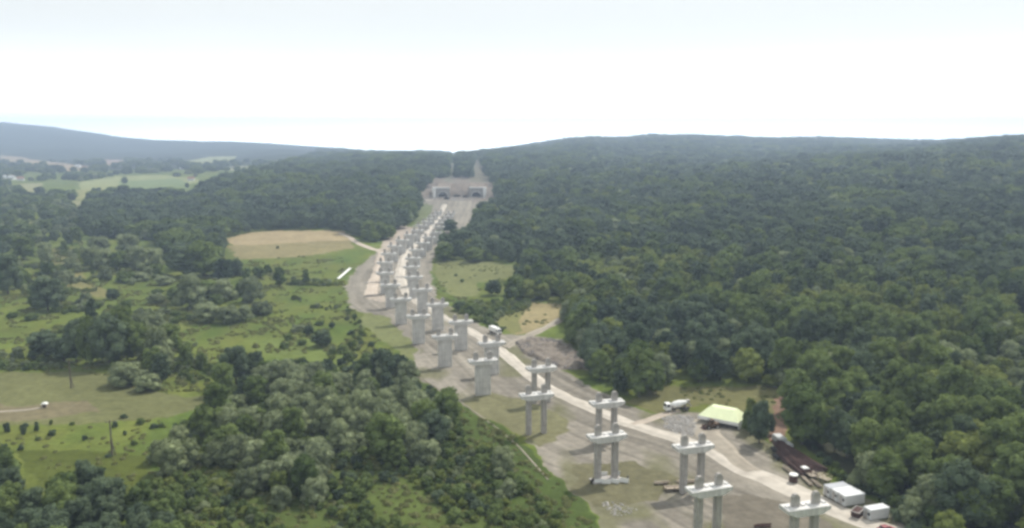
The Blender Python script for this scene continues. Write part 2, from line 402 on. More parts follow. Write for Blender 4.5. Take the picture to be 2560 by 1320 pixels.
for i, p in enumerate([[(0, 388), (60, 393), (180, 412), (260, 420), (170, 428), (90, 415), (0, 400)],
                       [(235, 398), (310, 400), (325, 412), (270, 412)],
                       [(440, 405), (520, 392), (592, 391), (580, 403), (470, 412)],
                       [(200, 455), (300, 440), (400, 436), (495, 448), (500, 456), (330, 470), (200, 480)],
                       [(300, 452), (450, 446), (480, 470), (420, 480), (290, 480)],
                       [(45, 460), (110, 458), (100, 500), (60, 500)],
                       [(150, 505), (210, 500), (205, 520), (160, 520)],
                       [(570, 418), (690, 410), (685, 416), (575, 426)],
                       [(0, 560), (60, 555), (120, 560), (60, 575), (0, 578)],
                       [(190, 475), (270, 470), (240, 500), (180, 500)]]):
    area('far%d' % i, p)

COLS = {   # real surface colours
    'grass': (0.118, 0.150, 0.030), 'forest': (0.035, 0.045, 0.022), 'gravel': (0.265, 0.240, 0.200)}
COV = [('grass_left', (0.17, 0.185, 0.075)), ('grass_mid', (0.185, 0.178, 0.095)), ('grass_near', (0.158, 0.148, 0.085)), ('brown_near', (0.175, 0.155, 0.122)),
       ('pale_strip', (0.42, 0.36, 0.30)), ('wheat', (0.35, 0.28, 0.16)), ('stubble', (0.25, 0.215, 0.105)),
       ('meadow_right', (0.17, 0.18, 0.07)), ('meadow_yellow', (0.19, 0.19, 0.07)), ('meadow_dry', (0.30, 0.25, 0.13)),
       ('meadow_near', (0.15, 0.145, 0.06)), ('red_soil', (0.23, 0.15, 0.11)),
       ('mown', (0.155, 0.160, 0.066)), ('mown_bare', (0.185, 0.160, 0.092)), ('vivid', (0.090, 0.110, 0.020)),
       ('lowland', (0.085, 0.115, 0.030)), ('verge', (0.055, 0.058, 0.034)), ('bank', (0.075, 0.108, 0.026)), ('bank2', (0.09, 0.12, 0.03)), ('path_strip', (0.19, 0.18, 0.07)), ('pale_grass1', (0.15, 0.175, 0.045)), ('pale_grass2', (0.14, 0.18, 0.045)),
       ('hill_green', (0.15, 0.17, 0.08)), ('portal_yard', (0.42, 0.385, 0.34)), ('portal_slope', (0.20, 0.17, 0.14)),
       ('cut_line', (0.17, 0.165, 0.12)), ('cut_wide', (0.17, 0.155, 0.11)),
       ('far0', (0.36, 0.28, 0.18)), ('far1', (0.34, 0.25, 0.20)), ('far2', (0.30, 0.32, 0.16)), ('far3', (0.26, 0.28, 0.12)), ('far4', (0.17, 0.22, 0.09)),
       ('far5', (0.26, 0.26, 0.13)), ('far6', (0.28, 0.28, 0.15)), ('far7', (0.33, 0.32, 0.22)), ('far8', (0.25, 0.25, 0.12)), ('far9', (0.25, 0.25, 0.10))]

HAUL = [(2360, 1375), (2200, 1318), (2090, 1275), (1960, 1215), (1850, 1168), (1780, 1128), (1700, 1098), (1600, 1068), (1520, 1038), (1440, 1004), (1385, 978), (1330, 942), (1280, 900), (1240, 868),
        (1180, 830), (1130, 805), (1080, 775), (1030, 745), (1008, 715), (1000, 690), (1005, 662), (1012, 640), (1035, 615), (1062, 590), (1085, 560), (1100, 535), (1112, 512)]
def build_terrain():
    az_in = np.radians(np.linspace(-37, 37, 900))
    az_out = np.radians(np.concatenate([np.linspace(38.5, 321.5, 96)]))
    az = np.concatenate([az_in, az_out])            # closed ring
    r1 = np.linspace(4, 170, 40)
    r2 = 1 / np.linspace(1 / 172.0, 1 / 2600.0, 470)
    r3 = np.linspace(2640, 8300, 110)
    R = np.concatenate([r1, r2, r3])
    AZ, RR = np.meshgrid(az, R)
    X = np.sin(AZ) * RR; Y = np.cos(AZ) * RR; Z = H(X, Y)
    # colour
    jx = X + (fbm(X / 9, Y / 9, 31) - .5) * 7; jy = Y + (fbm(X / 9, Y / 9, 41) - .5) * 7
    big = RR > 900
    jx = np.where(big, X + (fbm(X / 40, Y / 40, 31) - .5) * 14, jx); jy = np.where(big, Y + (fbm(X / 40, Y / 40, 41) - .5) * 20, jy)
    col = np.empty(X.shape + (3,)); col[:] = COLS['grass']
    g = fbm(X / 38, Y / 38, 51)[..., None]; g2 = fbm(X / 11, Y / 24, 57)[..., None]
    g3 = fbm(X / 5, Y / 7, 63)[..., None]
    col = col * (0.60 + 0.50 * g + .35 * g3) + (g2 - .5) * np.array([0.085, 0.045, 0.015])
    col = np.where((Z > 7)[..., None] & (RR > 2500)[..., None] & (X < -300)[..., None] | ((Z > 30) & (RR > 3000))[..., None], np.array(COLS['forest']) * (0.3 + 1.5 * fbm(X / 90, Y / 160, 5)[..., None] ** 1.3), col)
    q, py, dep = proj(X, Y, Z)
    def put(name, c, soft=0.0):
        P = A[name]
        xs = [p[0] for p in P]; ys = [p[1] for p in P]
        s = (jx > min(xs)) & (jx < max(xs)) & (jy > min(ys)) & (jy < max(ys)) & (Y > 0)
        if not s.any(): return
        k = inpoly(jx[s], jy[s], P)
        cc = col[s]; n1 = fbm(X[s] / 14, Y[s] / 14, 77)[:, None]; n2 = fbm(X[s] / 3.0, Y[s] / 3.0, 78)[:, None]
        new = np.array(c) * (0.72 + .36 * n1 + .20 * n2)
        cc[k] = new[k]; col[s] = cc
    # ground under the woods
    wood = np.clip((fbm(X / 60, Y / 60, 61) - .42) * 6, 0, 1)
    for nm in ('site',): put(nm, COLS['gravel'])
    # ruts and tracks that run with the haul road
    CLn = np.array([gp(*p)[:2] for p in HAUL]); seg = []
    for a_, b_ in zip(CLn[:-1], CLn[1:]):
        for k_ in range(6): seg.append(a_ + (b_ - a_) * k_ / 6)
    seg = np.array(seg)[::-1]; sl = np.concatenate([[0], np.cumsum(np.hypot(*(seg[1:] - seg[:-1]).T))])
    ss = inpoly(X.ravel(), Y.ravel(), A['site']).reshape(X.shape)
    px_, py_ = X[ss], Y[ss]; D2 = (px_[:, None] - seg[None, :, 0]) ** 2 + (py_[:, None] - seg[None, :, 1]) ** 2
    nn = D2.argmin(1); tang = np.gradient(seg, axis=0); tang /= np.linalg.norm(tang, axis=1)[:, None]
    lat = (px_ - seg[nn, 0]) * tang[nn, 1] - (py_ - seg[nn, 1]) * tang[nn, 0]; lon = sl[nn]
    rut = (fbm(lat / 1.5 + 200, lon / 45, 101, 3) - .5) * .75 + (fbm(lat / 5 + 90, lon / 60, 105, 2) - .5) * .5
    col[ss] = col[ss] * (1 + rut)[:, None]
    # worn green patches inside the site
    P = A['site']; s = inpoly(jx.ravel(), jy.ravel(), P).reshape(X.shape)
    gr = np.clip((fbm(X / 16, Y / 34, 91) - .56) * 7, 0, .75)[..., None] * s[..., None] * (X > -40)[..., None]
    col = col * (1 - gr) + np.array((0.15, 0.15, 0.07)) * gr
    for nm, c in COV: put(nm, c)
    nR, nA = X.shape
    v = np.stack([X, Y, Z], -1).reshape(-1, 3)
    v = np.vstack([v, [[0, 0, float(H(0, 1))]]])
    i = np.arange(nR - 1)[:, None] * nA; j = np.arange(nA)[None, :]; j2 = (j + 1) % nA
    fa = np.stack([i + j, i + nA + j, i + nA + j2, i + j2], -1).reshape(-1, 4)
    me = bpy.data.meshes.new('ground')
    nq = len(fa); tri = np.array([[len(v) - 1, k, (k + 1) % nA] for k in range(nA)])
    me.vertices.add(len(v)); me.vertices.foreach_set('co', v.ravel())
    loops = np.concatenate([fa[:, ::-1].ravel(), tri[:, ::-1].ravel()]); me.loops.add(len(loops)); me.loops.foreach_set('vertex_index', loops.astype(np.int32))
    st = np.concatenate([np.arange(nq) * 4, nq * 4 + np.arange(len(tri)) * 3]).astype(np.int32)
    me.polygons.add(len(st)); me.polygons.foreach_set('loop_start', st)
    me.update(calc_edges=True)
    a = me.color_attributes.new('cover', 'FLOAT_COLOR', 'POINT')
    rgba = np.ones((len(v), 4)); rgba[:-1, :3] = np.clip(col.reshape(-1, 3) * 0.84, 0.005, 1); rgba[-1, :3] = COLS['grass']
    a.data.foreach_set('color', rgba.ravel())
    me.polygons.foreach_set('use_smooth', [True] * len(me.polygons))
    m = bpy.data.materials.new('ground_cover'); m.use_nodes = True; t = m.node_tree; b = t.nodes['Principled BSDF']
    b.inputs['Roughness'].default_value = .95; b.inputs['Specular IOR Level'].default_value = .1
    at = t.nodes.new('ShaderNodeAttribute'); at.attribute_name = 'cover'
    c = t.nodes.new('ShaderNodeTexCoord')
    n1 = t.nodes.new('ShaderNodeTexNoise'); n1.inputs['Scale'].default_value = 0.35; n1.inputs['Detail'].default_value = 8; n1.inputs['Roughness'].default_value = .7
    t.links.new(c.outputs['Object'], n1.inputs['Vector'])
    mr_ = t.nodes.new('ShaderNodeMapRange'); mr_.inputs['From Min'].default_value = .3; mr_.inputs['From Max'].default_value = .7
    mr_.inputs['To Min'].default_value = .74; mr_.inputs['To Max'].default_value = 1.26
    t.links.new(n1.outputs['Fac'], mr_.inputs['Value'])
    vm = t.nodes.new('ShaderNodeVectorMath'); vm.operation = 'SCALE'
    t.links.new(at.outputs['Color'], vm.inputs[0]); t.links.new(mr_.outputs[0], vm.inputs['Scale'])
    t.links.new(vm.outputs[0], b.inputs['Base Color'])
    bp = t.nodes.new('ShaderNodeBump'); bp.inputs['Strength'].default_value = .5; bp.inputs['Distance'].default_value = .8
    t.links.new(n1.outputs['Fac'], bp.inputs['Height']); t.links.new(bp.outputs['Normal'], b.inputs['Normal'])
    me.materials.append(m)
    o = bpy.data.objects.new('ground', me); C.objects.link(o); o['kind'] = 'structure'
    return o
build_terrain()

# ------------------------------------------------------------------ roads
M_ROAD = mat('crushed_stone_road', (0.47, 0.425, 0.365), 0.95, 0.16, 0.25, 0.2, col2=(0.58, 0.53, 0.46))
M_TRACK = mat('pale_earth_track', (0.44, 0.375, 0.31), 0.95, 0.15, 0.2, 0.2)
M_TRACK2 = mat('worn_earth_track', (0.30, 0.265, 0.215), 0.95, 0.18, 0.3, 0.2)
for m_ in (M_ROAD, M_TRACK, M_TRACK2):
    t_ = m_.node_tree; b_ = t_.nodes['Principled BSDF']; src = b_.inputs['Base Color'].links[0].from_socket
    at_ = t_.nodes.new('ShaderNodeAttribute'); at_.attribute_name = 'wear'
    vm_ = t_.nodes.new('ShaderNodeVectorMath'); vm_.operation = 'SCALE'
    t_.links.new(src, vm_.inputs[0]); t_.links.new(at_.outputs['Fac'], vm_.inputs['Scale']); t_.links.new(vm_.outputs[0], b_.inputs['Base Color'])
def strip(name, pts, width, m, lift=0.12, seed=0, edge=.5):
    P = [gp(*p)[:2] for p in pts]
    W_ = width if isinstance(width, (list, tuple)) else [width] * len(P)
    # smooth (Catmull-Rom) centre line
    Q = []; 
    for i in range(len(P) - 1):
        p0, p1, p2, p3 = P[max(i - 1, 0)], P[i], P[i + 1], P[min(i + 2, len(P) - 1)]
        n = max(3, int(math.dist(p1, p2) / 2.0))
        for k in range(n):
            t = k / n
            q = [0.5 * (2 * p1[a] + (p2[a] - p0[a]) * t + (2 * p0[a] - 5 * p1[a] + 4 * p2[a] - p3[a]) * t * t + (3 * p1[a] - p0[a] - 3 * p2[a] + p3[a]) * t ** 3) for a in (0, 1)]
            Q.append((q[0], q[1], W_[i] * (1 - t) + W_[i + 1] * t))
    Q.append((P[-1][0], P[-1][1], W_[-1]))
    vs, fs = [], []; K = 9
    for i, (x, y, w) in enumerate(Q):
        a = Q[max(i - 1, 0)]; b = Q[min(i + 1, len(Q) - 1)]
        dx, dy = b[0] - a[0], b[1] - a[1]; l = math.hypot(dx, dy) or 1; nx, ny = dy / l, -dx / l
        wl = w / 2 + (float(vnoise(i * .35, 3, seed)) - .5) * edge * 2; wr = w / 2 + (float(vnoise(i * .35, 9, seed + 5)) - .5) * edge * 2
        for k in range(K):
            t = -wl + (wl + wr) * k / (K - 1); X, Y = x + nx * t, y + ny * t
            e = 1 - abs(2 * k / (K - 1) - 1) ** 4
            d = math.hypot(X, Y)
            vs.append((X, Y, float(H(X, Y)) - .03 + (lift + d * .0005) * max(e, 0.0)))
    for i in range(len(Q) - 1):
        for k in range(K - 1):
            n = i * K + k; fs.append((n, n + 1, n + K + 1, n + K))
    o = MB(); o.v, o.f = vs, fs
    ob = o.build(name, m, smooth=True); ob['kind'] = 'structure'
    ru = [float(.80 + .40 * vnoise(k * .9 + seed * 7, i * .03, 5) - .10 * (k in (2, 6)) + .12 * (float(vnoise(k * .5, i * .25, 8)) - .5)) for i in range(len(Q)) for k in range(K)]
    a = ob.data.attributes.new('wear', 'FLOAT', 'POINT')
    if len(ru) == len(ob.data.vertices): a.data.foreach_set('value', ru)
    return ob
strip('haul_road', HAUL,
      [8, 7, 7.4, 7.6, 7.2, 7.6, 6.6, 6, 6, 6, 6, 6.2, 6.2, 6, 5.6, 5.2, 5, 6, 7, 7, 7, 6.5, 6, 6, 6, 6, 6], M_ROAD, .14, 1, .5)
strip('yard_track', [(1880, 1180), (1815, 1130), (1780, 1098), (1765, 1070), (1750, 1050)], [6, 8, 9, 9, 7], M_TRACK2, .22, 2, .8)
strip('branch_track', [(1580, 1062), (1620, 1050), (1660, 1036), (1700, 1028)], [3.5, 3.2, 3, 3], M_TRACK, .2, 3, .5)
strip('side_track', [(1262, 870), (1300, 848), (1350, 826), (1400, 800), (1435, 775)], [4, 5, 5, 5, 4], M_TRACK2, .2, 4, .6)
strip('field_track', [(850, 583), (872, 592), (895, 608), (930, 622), (955, 632), (948, 660), (935, 700), (925, 740)], [4, 5, 5.5, 6, 6, 6, 6.5, 8], M_TRACK, .2, 5, .5)
strip('field_path', [(-100, 1040), (0, 1030), (60, 1025), (112, 1018)], [2, 2, 1.6, 1.2], M_TRACK2, .1, 6, .3)
strip('bank_path', [(1030, 935), (1120, 985), (1200, 1040), (1290, 1110), (1370, 1200)], [.6, .6, .6, .6, .6], M_TRACK2, .1, 7, .2)

# ------------------------------------------------------------------ viaduct piers
ZT = 13.0                      # top of the pier caps
LROW = [(1772, 1217), (1517, 1086), (1341, 984), (1207, 899), (1112, 838), (1046, 788), (1002, 746), (976, 711), (962, 681), (962, 655), (971, 633),
        (986, 614), (1005, 599), (1025, 586), (1043, 575), (1053, 562), (1066, 553), (1079, 545), (1088, 537), (1097, 530)]
RROW = [(2013, 1263), (1733, 1112), (1517, 1003), (1353, 917), (1229, 855), (1152, 802), (1094, 759), (1056, 722), (1034, 691), (1029, 666), (1032, 644),
        (1040, 623), (1056, 606), (1072, 592), (1091, 580), (1097, 566), (1105, 556), (1113, 548), (1121, 540), (1128, 533)]
ORD = ['nearest', 'second', 'third', 'fourth', 'fifth', 'sixth', 'seventh', 'eighth', 'ninth', 'tenth', 'eleventh', 'twelfth', 'thirteenth',
       'fourteenth', 'fifteenth', 'sixteenth', 'seventeenth', 'eighteenth', 'nineteenth', 'farthest']
def pier(x, y, rz, kind, label):
    zg = float(H(x, y)); h = ZT - zg
    t = thing('viaduct_pier', (x, y, zg), rz, label, 'pier', 'concrete viaduct piers waiting for their deck')
    capL, capW, capH = 10.6, 3.6, 1.7
    b = MB()       # cap beam with sloping ends
    b.prism([(-capL / 2, h), (capL / 2, h), (capL / 2, h - .75), (capL / 2 - 2.2, h - capH), (-capL / 2 + 2.2, h - capH), (-capL / 2, h - .75)], -capW / 2, capW / 2)
    b.build('cap_beam', M_CONC, t, .06)
    b = MB(); b.box((0, 0, h + .04), (capL - .25, capW - .25, .10)); b.build('bearing_shelf', M_CONC_TOP, t)
    for s in (-1, 1):
        e = MB()   # tall stop block with a chamfered head, standing over each column
        e.prism([(-.95, h + .09), (.95, h + .09), (.95, h + 2.1), (.35, h + 2.95), (-.45, h + 2.95), (-.95, h + 2.3)], -.42, .42)
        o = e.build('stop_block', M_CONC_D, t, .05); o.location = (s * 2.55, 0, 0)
    for s, px_ in ((-1, -4.5), (1, 4.5), (-1, -.7), (1, .7)):
        bb = MB(); bb.box((px_, 0, h + .26), (.75, .9, .34)); bb.build('bearing_plinth', M_CONC_TOP, t)
    if kind == 'columns':
        for s in (-1, 1):
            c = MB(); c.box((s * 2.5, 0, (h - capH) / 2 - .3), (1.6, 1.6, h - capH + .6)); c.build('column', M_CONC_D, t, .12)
        footing = 'second from' in label and 'left' in label
        if footing: f = MB(); f.box((0, 0, .05), (8.6, 3.6, .5)); f.build('footing', M_CONC_D, t, .05)
    else:
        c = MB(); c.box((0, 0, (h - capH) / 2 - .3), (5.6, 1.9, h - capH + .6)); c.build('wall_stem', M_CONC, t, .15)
    return t
def row(pts, side, ncol):
    P = [at_z(a, b, ZT) for a, b in pts]
    for i, (x, y) in enumerate(P):
        a = P[max(i - 1, 0)]; b = P[min(i + 1, len(P) - 1)]
        rz = (math.atan2(b[1] - a[1], b[0] - a[0]) - math.pi / 2) * .62
        kind = 'columns' if i < ncol else 'wall'
        lab = ('two-column concrete pier' if kind == 'columns' else 'broad-stemmed concrete pier')
        lab += ', %s from the viewer in the %s row of the viaduct' % (ORD[i], side)
        if i == 0: lab = 'two-column concrete pier at the bottom edge, nearest to the viewer in the %s row' % side
        if i == len(P) - 1: lab = 'small distant concrete pier closest to the tunnel in the %s row' % side
        pier(x, y, rz, kind, lab)
    return P
LP = row(LROW, 'left', 3); RP = row(RROW, 'right', 4)

# ------------------------------------------------------------------ tunnel portals
def portal(xc, flip, label):
    y = PORTAL_Y; z = 13.0; Wd, Ht, R = 19.0, 12.5, 6.7
    t = thing('tunnel_portal', (xc, y, z), 0, label, 'tunnel portal', 'twin tunnel portals in the hillside')
    # head wall with a round-arched hole
    n = 24; hole = [(R * math.cos(math.pi * k / n), R * math.sin(math.pi * k / n) * 1.05) for k in range(n + 1)]
    xl, xr = -9.5, 9.5
    b = MB(); V, Fc = [], []
    def outer(k):
        u, w = hole[k]; a = math.pi * k / n
        # project outward to the rectangle
        c, s = math.cos(a), math.sin(a); k1 = (xr if c > 0 else -xl) / abs(c) if abs(c) > 1e-6 else 1e9; k2 = Ht / s if s > 1e-6 else 1e9
        m = min(k1, k2); return (c * m, s * m)
    for side in (0.0, 1.6):
        for k in range(n + 1):
            V.append((hole[k][0], side, hole[k][1])); o_ = outer(k); V.append((o_[0], side, o_[1]))
    m2 = 2 * (n + 1)
    for k in range(n):
        a = 2 * k; Fc.append((a, a + 1, a + 3, a + 2)); Fc.append((m2 + a, m2 + a + 2, m2 + a + 3, m2 + a + 1))
        Fc.append((a, a + 2, m2 + a + 2, m2 + a)); Fc.append((a + 1, m2 + a + 1, m2 + a + 3, a + 3))
    b.v, b.f = V, Fc; b.build('head_wall', M_CONC_D, t)
    # rim collar standing proud
    b = MB(); V, Fc = [], []
    for yy in (-2.6, -.003):
        for k in range(n + 1):
            a = math.pi * k / n
            for r in (R - .05, R + 1.1): V.append((r * math.cos(a), yy, r * math.sin(a) * 1.05))
    for k in range(n):
        a = 2 * k; Fc += [(a, a + 2, a + 3, a + 1), (m2 + a, m2 + a + 1, m2 + a + 3, m2 + a + 2), (a, m2 + a, m2 + a + 2, a + 2), (a + 1, a + 3, m2 + a + 3, m2 + a + 1)]
    b.v, b.f = V, Fc; b.build('arch_collar', M_CONC, t)
    # bore running into the hill
    b = MB(); V, Fc = [], []
    for yy in (0.0, 60.0):
        for k in range(n + 1):
            a = math.pi * k / n; V.append(((R - .08) * math.cos(a), yy, (R - .08) * math.sin(a) * 1.05))
    for k in range(n): Fc.append((k, k + 1, n + 2 + k, n + 1 + k))
    Fc.append(tuple(range(n + 1, 2 * n + 2)))
    Fc.append((0, n + 1, 2 * n + 1, n))
    b.v, b.f = V, Fc; b.build('bore', mat('shaded_bore_lining', (0.035, 0.032, 0.03), .95, .2, .3), t)  # near-black lining: darkness inside the tunnel put into its colour
    b = MB(); b.box((0, .5, Ht + .55), (19.6, 3.6, 1.1)); b.build('coping', M_WHITE, t)
    s = -1 if flip else 1
    b = MB(); b.box((-s * 11.8, -1.2, 6.6), (4.5, 6.5, 14.4)); b.build('corner_pier', M_WHITE, t, .1)  # sunlit brightness of corner and wing wall put in as white
    b = MB(); b.prism([(-10.0, -1), (-10.0, 9.5), (0, 6.5), (0, -1)][::-1], -s * 11.0 - .5, -s * 11.0 + .5, 'x')
    o = b.build('wing_wall', M_WHITE, t, .05); o.location = (0, -4.5, 0)
    return t
portal(-95.5, False, 'left concrete tunnel portal with dark arch and white corner pier')
portal(-49.5, True, 'right concrete tunnel portal with dark arch and white corner pier')
# hillside that closes over the tunnel mouths
def cut_face():
    vs, fs = [], []; nx, ny = 60, 12
    for j in range(ny + 1):
        for i in range(nx + 1):
            x = -112 + 78 * i / nx; t = j / ny
            inn = min(abs(x + 95.5), abs(x + 49.5)) < 9.6
            y = PORTAL_Y + 1.65 + 26 * t
            z = 25.2 + 6 * t if inn else 13 + 18 * t ** .7 + 0
            z = max(z, 12.0) + (float(vnoise(x / 4, y / 4, 8)) - .5) * 1.2 * (t > 0)
            vs.append((x, y, z))
    for j in range(ny):
        for i in range(nx):
            a = j * (nx + 1) + i; fs.append((a, a + 1, a + nx + 2, a + nx + 1))
    b = MB(); b.v, b.f = vs, fs
    o = b.build('cut_slope', mat('bare_cut_soil', (0.20, 0.165, 0.135), .95, .25, .12, .4), smooth=True); o['kind'] = 'structure'
cut_face()

# ------------------------------------------------------------------ trees
def crown_mesh(name, seed, h, w, z0, shape, m, nblob=18, leaf=.62, per=95):
    r = random.Random(seed); vs, fs, cl, mi = [], [], [], []
    blobs = []
    for k in range(nblob):
        t = (k + .5) / nblob
        zz = z0 + (h - z0) * (0.12 + .80 * t)
        u = (zz - z0) / (h - z0)
        if shape == 'round': env = math.sin(math.pi * min(1, max(0.05, .12 + u * .86))) ** .6
        elif shape == 'cone': env = (1 - u) ** .75 * .95 + .08
        elif shape == 'tall': env = math.sin(math.pi * (.1 + u * .85)) ** .45
        else: env = math.sqrt(max(0.02, 1 - (u * .95) ** 2))           # dome
        a = k * 2.399 + r.uniform(-.5, .5); rad = w / 2 * env * r.uniform(.35, .78)
        br = (w / 2) * r.uniform(.30, .50) * (.55 + .45 * env)
        blobs.append((math.cos(a) * rad, math.sin(a) * rad, min(zz, h - br * .8), br))
    blobs.append((0, 0, z0 + (h - z0) * (.45 if shape != 'cone' else .3), w * .27))
    for bx, by, bz, br in blobs:
        tint = r.random()
        # solid inner mass
        n0 = len(vs); sub = 5
        for i in range(sub + 1):
            th = math.pi * i / sub
            for j in range(7):
                ph = 2 * math.pi * j / 7; rr = br * .80 * r.uniform(.85, 1.1)
                vs.append((bx + rr * math.sin(th) * math.cos(ph), by + rr * math.sin(th) * math.sin(ph), bz + rr * .85 * math.cos(th)))
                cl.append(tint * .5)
        for i in range(sub):
            for j in range(7):
                k = (j + 1) % 7
                fs.append((n0 + i * 7 + j, n0 + (i + 1) * 7 + j, n0 + (i + 1) * 7 + k, n0 + i * 7 + k)); mi.append(1)
        for _ in range(per):
            d = Vector((r.gauss(0, 1), r.gauss(0, 1), r.gauss(.25, 1))).normalized()
            p = Vector((bx, by, bz)) + Vector((d.x, d.y, d.z * .88)) * br * r.uniform(.82, 1.12)
            nrm = (d + Vector((r.gauss(0, .45), r.gauss(0, .45), r.gauss(.2, .45)))).normalized()
            q = nrm.to_track_quat('Z', 'Y'); s = leaf * r.uniform(.55, 1.25); rot = r.uniform(0, 6.28); n = len(vs)
            for c_ in range(4):
                aa = rot + c_ * math.pi / 2; rr = s * (.75 if c_ % 2 else .5)
                vs.append(tuple(p + q @ Vector((math.cos(aa) * rr, math.sin(aa) * rr, r.uniform(-.08, .08)))))
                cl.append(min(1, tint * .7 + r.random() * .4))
            fs.append((n, n + 1, n + 2, n + 3)); mi.append(0)
    me = bpy.data.meshes.new(name); me.from_pydata(vs, [], fs)
    a = me.attributes.new('clump', 'FLOAT', 'POINT'); a.data.foreach_set('value', cl)
    me.materials.append(m); me.materials.append(SOLID[m.name])
    me.polygons.foreach_set('material_index', mi); me.update(); return me
def trunk_mesh(name, seed, h, w, z0, r0):
    r = random.Random(seed); b = MB(); top = z0 + (h - z0) * .55
    b.tube((0, 0, -.4), (r.uniform(-.15, .15), r.uniform(-.15, .15), z0 + .4), r0 * 1.25, r0 * .85, 8)
    b.tube((0, 0, z0 + .2), (r.uniform(-.4, .4), r.uniform(-.4, .4), top), r0 * .85, r0 * .35, 7)
    for k in range(6):
        a = k * 1.1 + r.random(); zz = z0 + (top - z0) * (k / 6.0)
        b.tube((0, 0, zz), (math.cos(a) * w * .3, math.sin(a) * w * .3, zz + w * .22), r0 * .4, r0 * .12, 6)
    me = bpy.data.meshes.new(name); me.from_pydata(b.v, [], b.f); me.materials.append(M_TRUNK); me.update(); return me

# kind: (height, width, first leaf height, shape, material, words)
KT = {}
def kind(key, n, h, w, z0, shape, m, blobs, per, leaf, words, name):
    KT[key] = dict(h=h, w=w, words=words, name=name, cm=[], tm=[], co=[])
    for k in range(n):
        KT[key]['cm'].append(crown_mesh('crown', hash_(key) + k * 31, h * (1 + .08 * (k - 1)), w, z0, shape, m, blobs, leaf, per))
        KT[key]['tm'].append(trunk_mesh('trunk', hash_(key) + k, h, w, z0, .26 * w / 9))
def hash_(s): return sum(ord(c) * (i + 3) for i, c in enumerate(s))
kind('dark', 3, 12.5, 9.0, 0.9, 'round', L_DARK, 20, 100, .60, 'dark green rounded tree', 'broadleaf_tree')
kind('green', 4, 12.5, 9.5, 1.0, 'round', L_MID, 22, 100, .62, 'mid green broad-crowned tree', 'broadleaf_tree')
kind('willow', 3, 9.0, 9.0, 0.5, 'dome', L_GREY, 24, 90, .55, 'grey-green billowing willow', 'willow_tree')
kind('tall', 2, 15.0, 6.6, 1.2, 'tall', L_DARK, 20, 95, .60, 'tall narrow dark tree', 'broadleaf_tree')
kind('conifer', 1, 14.0, 6.0, 0.8, 'cone', L_DARK, 24, 80, .50, 'pointed dark conifer', 'conifer_tree')
kind('yellow', 2, 10.5, 8.5, 0.7, 'round', L_YEL, 20, 95, .60, 'fresh yellow-green tree', 'broadleaf_tree')
kind('bush', 3, 3.2, 4.4, 0.15, 'dome', L_MID, 10, 70, .42, 'low rounded green bush', 'bush')
kind('gbush', 2, 3.0, 4.2, 0.15, 'dome', L_GREY, 10, 70, .42, 'low pale grey-green bush', 'bush')
kind('dbush', 2, 3.0, 4.2, 0.15, 'dome', L_DARK, 10, 70, .42, 'low dark green bush', 'bush')
kind('ybush', 2, 2.6, 4.4, 0.15, 'dome', L_YEL, 10, 70, .42, 'low yellow-green bush', 'bush')
kind('herb', 3, 0.55, 2.6, 0.02, 'dome', L_HERB, 7, 45, .34, 'low tuft of meadow herbs', 'herb_tuft')
BUSHY = ('bush', 'gbush', 'dbush', 'ybush', 'herb')

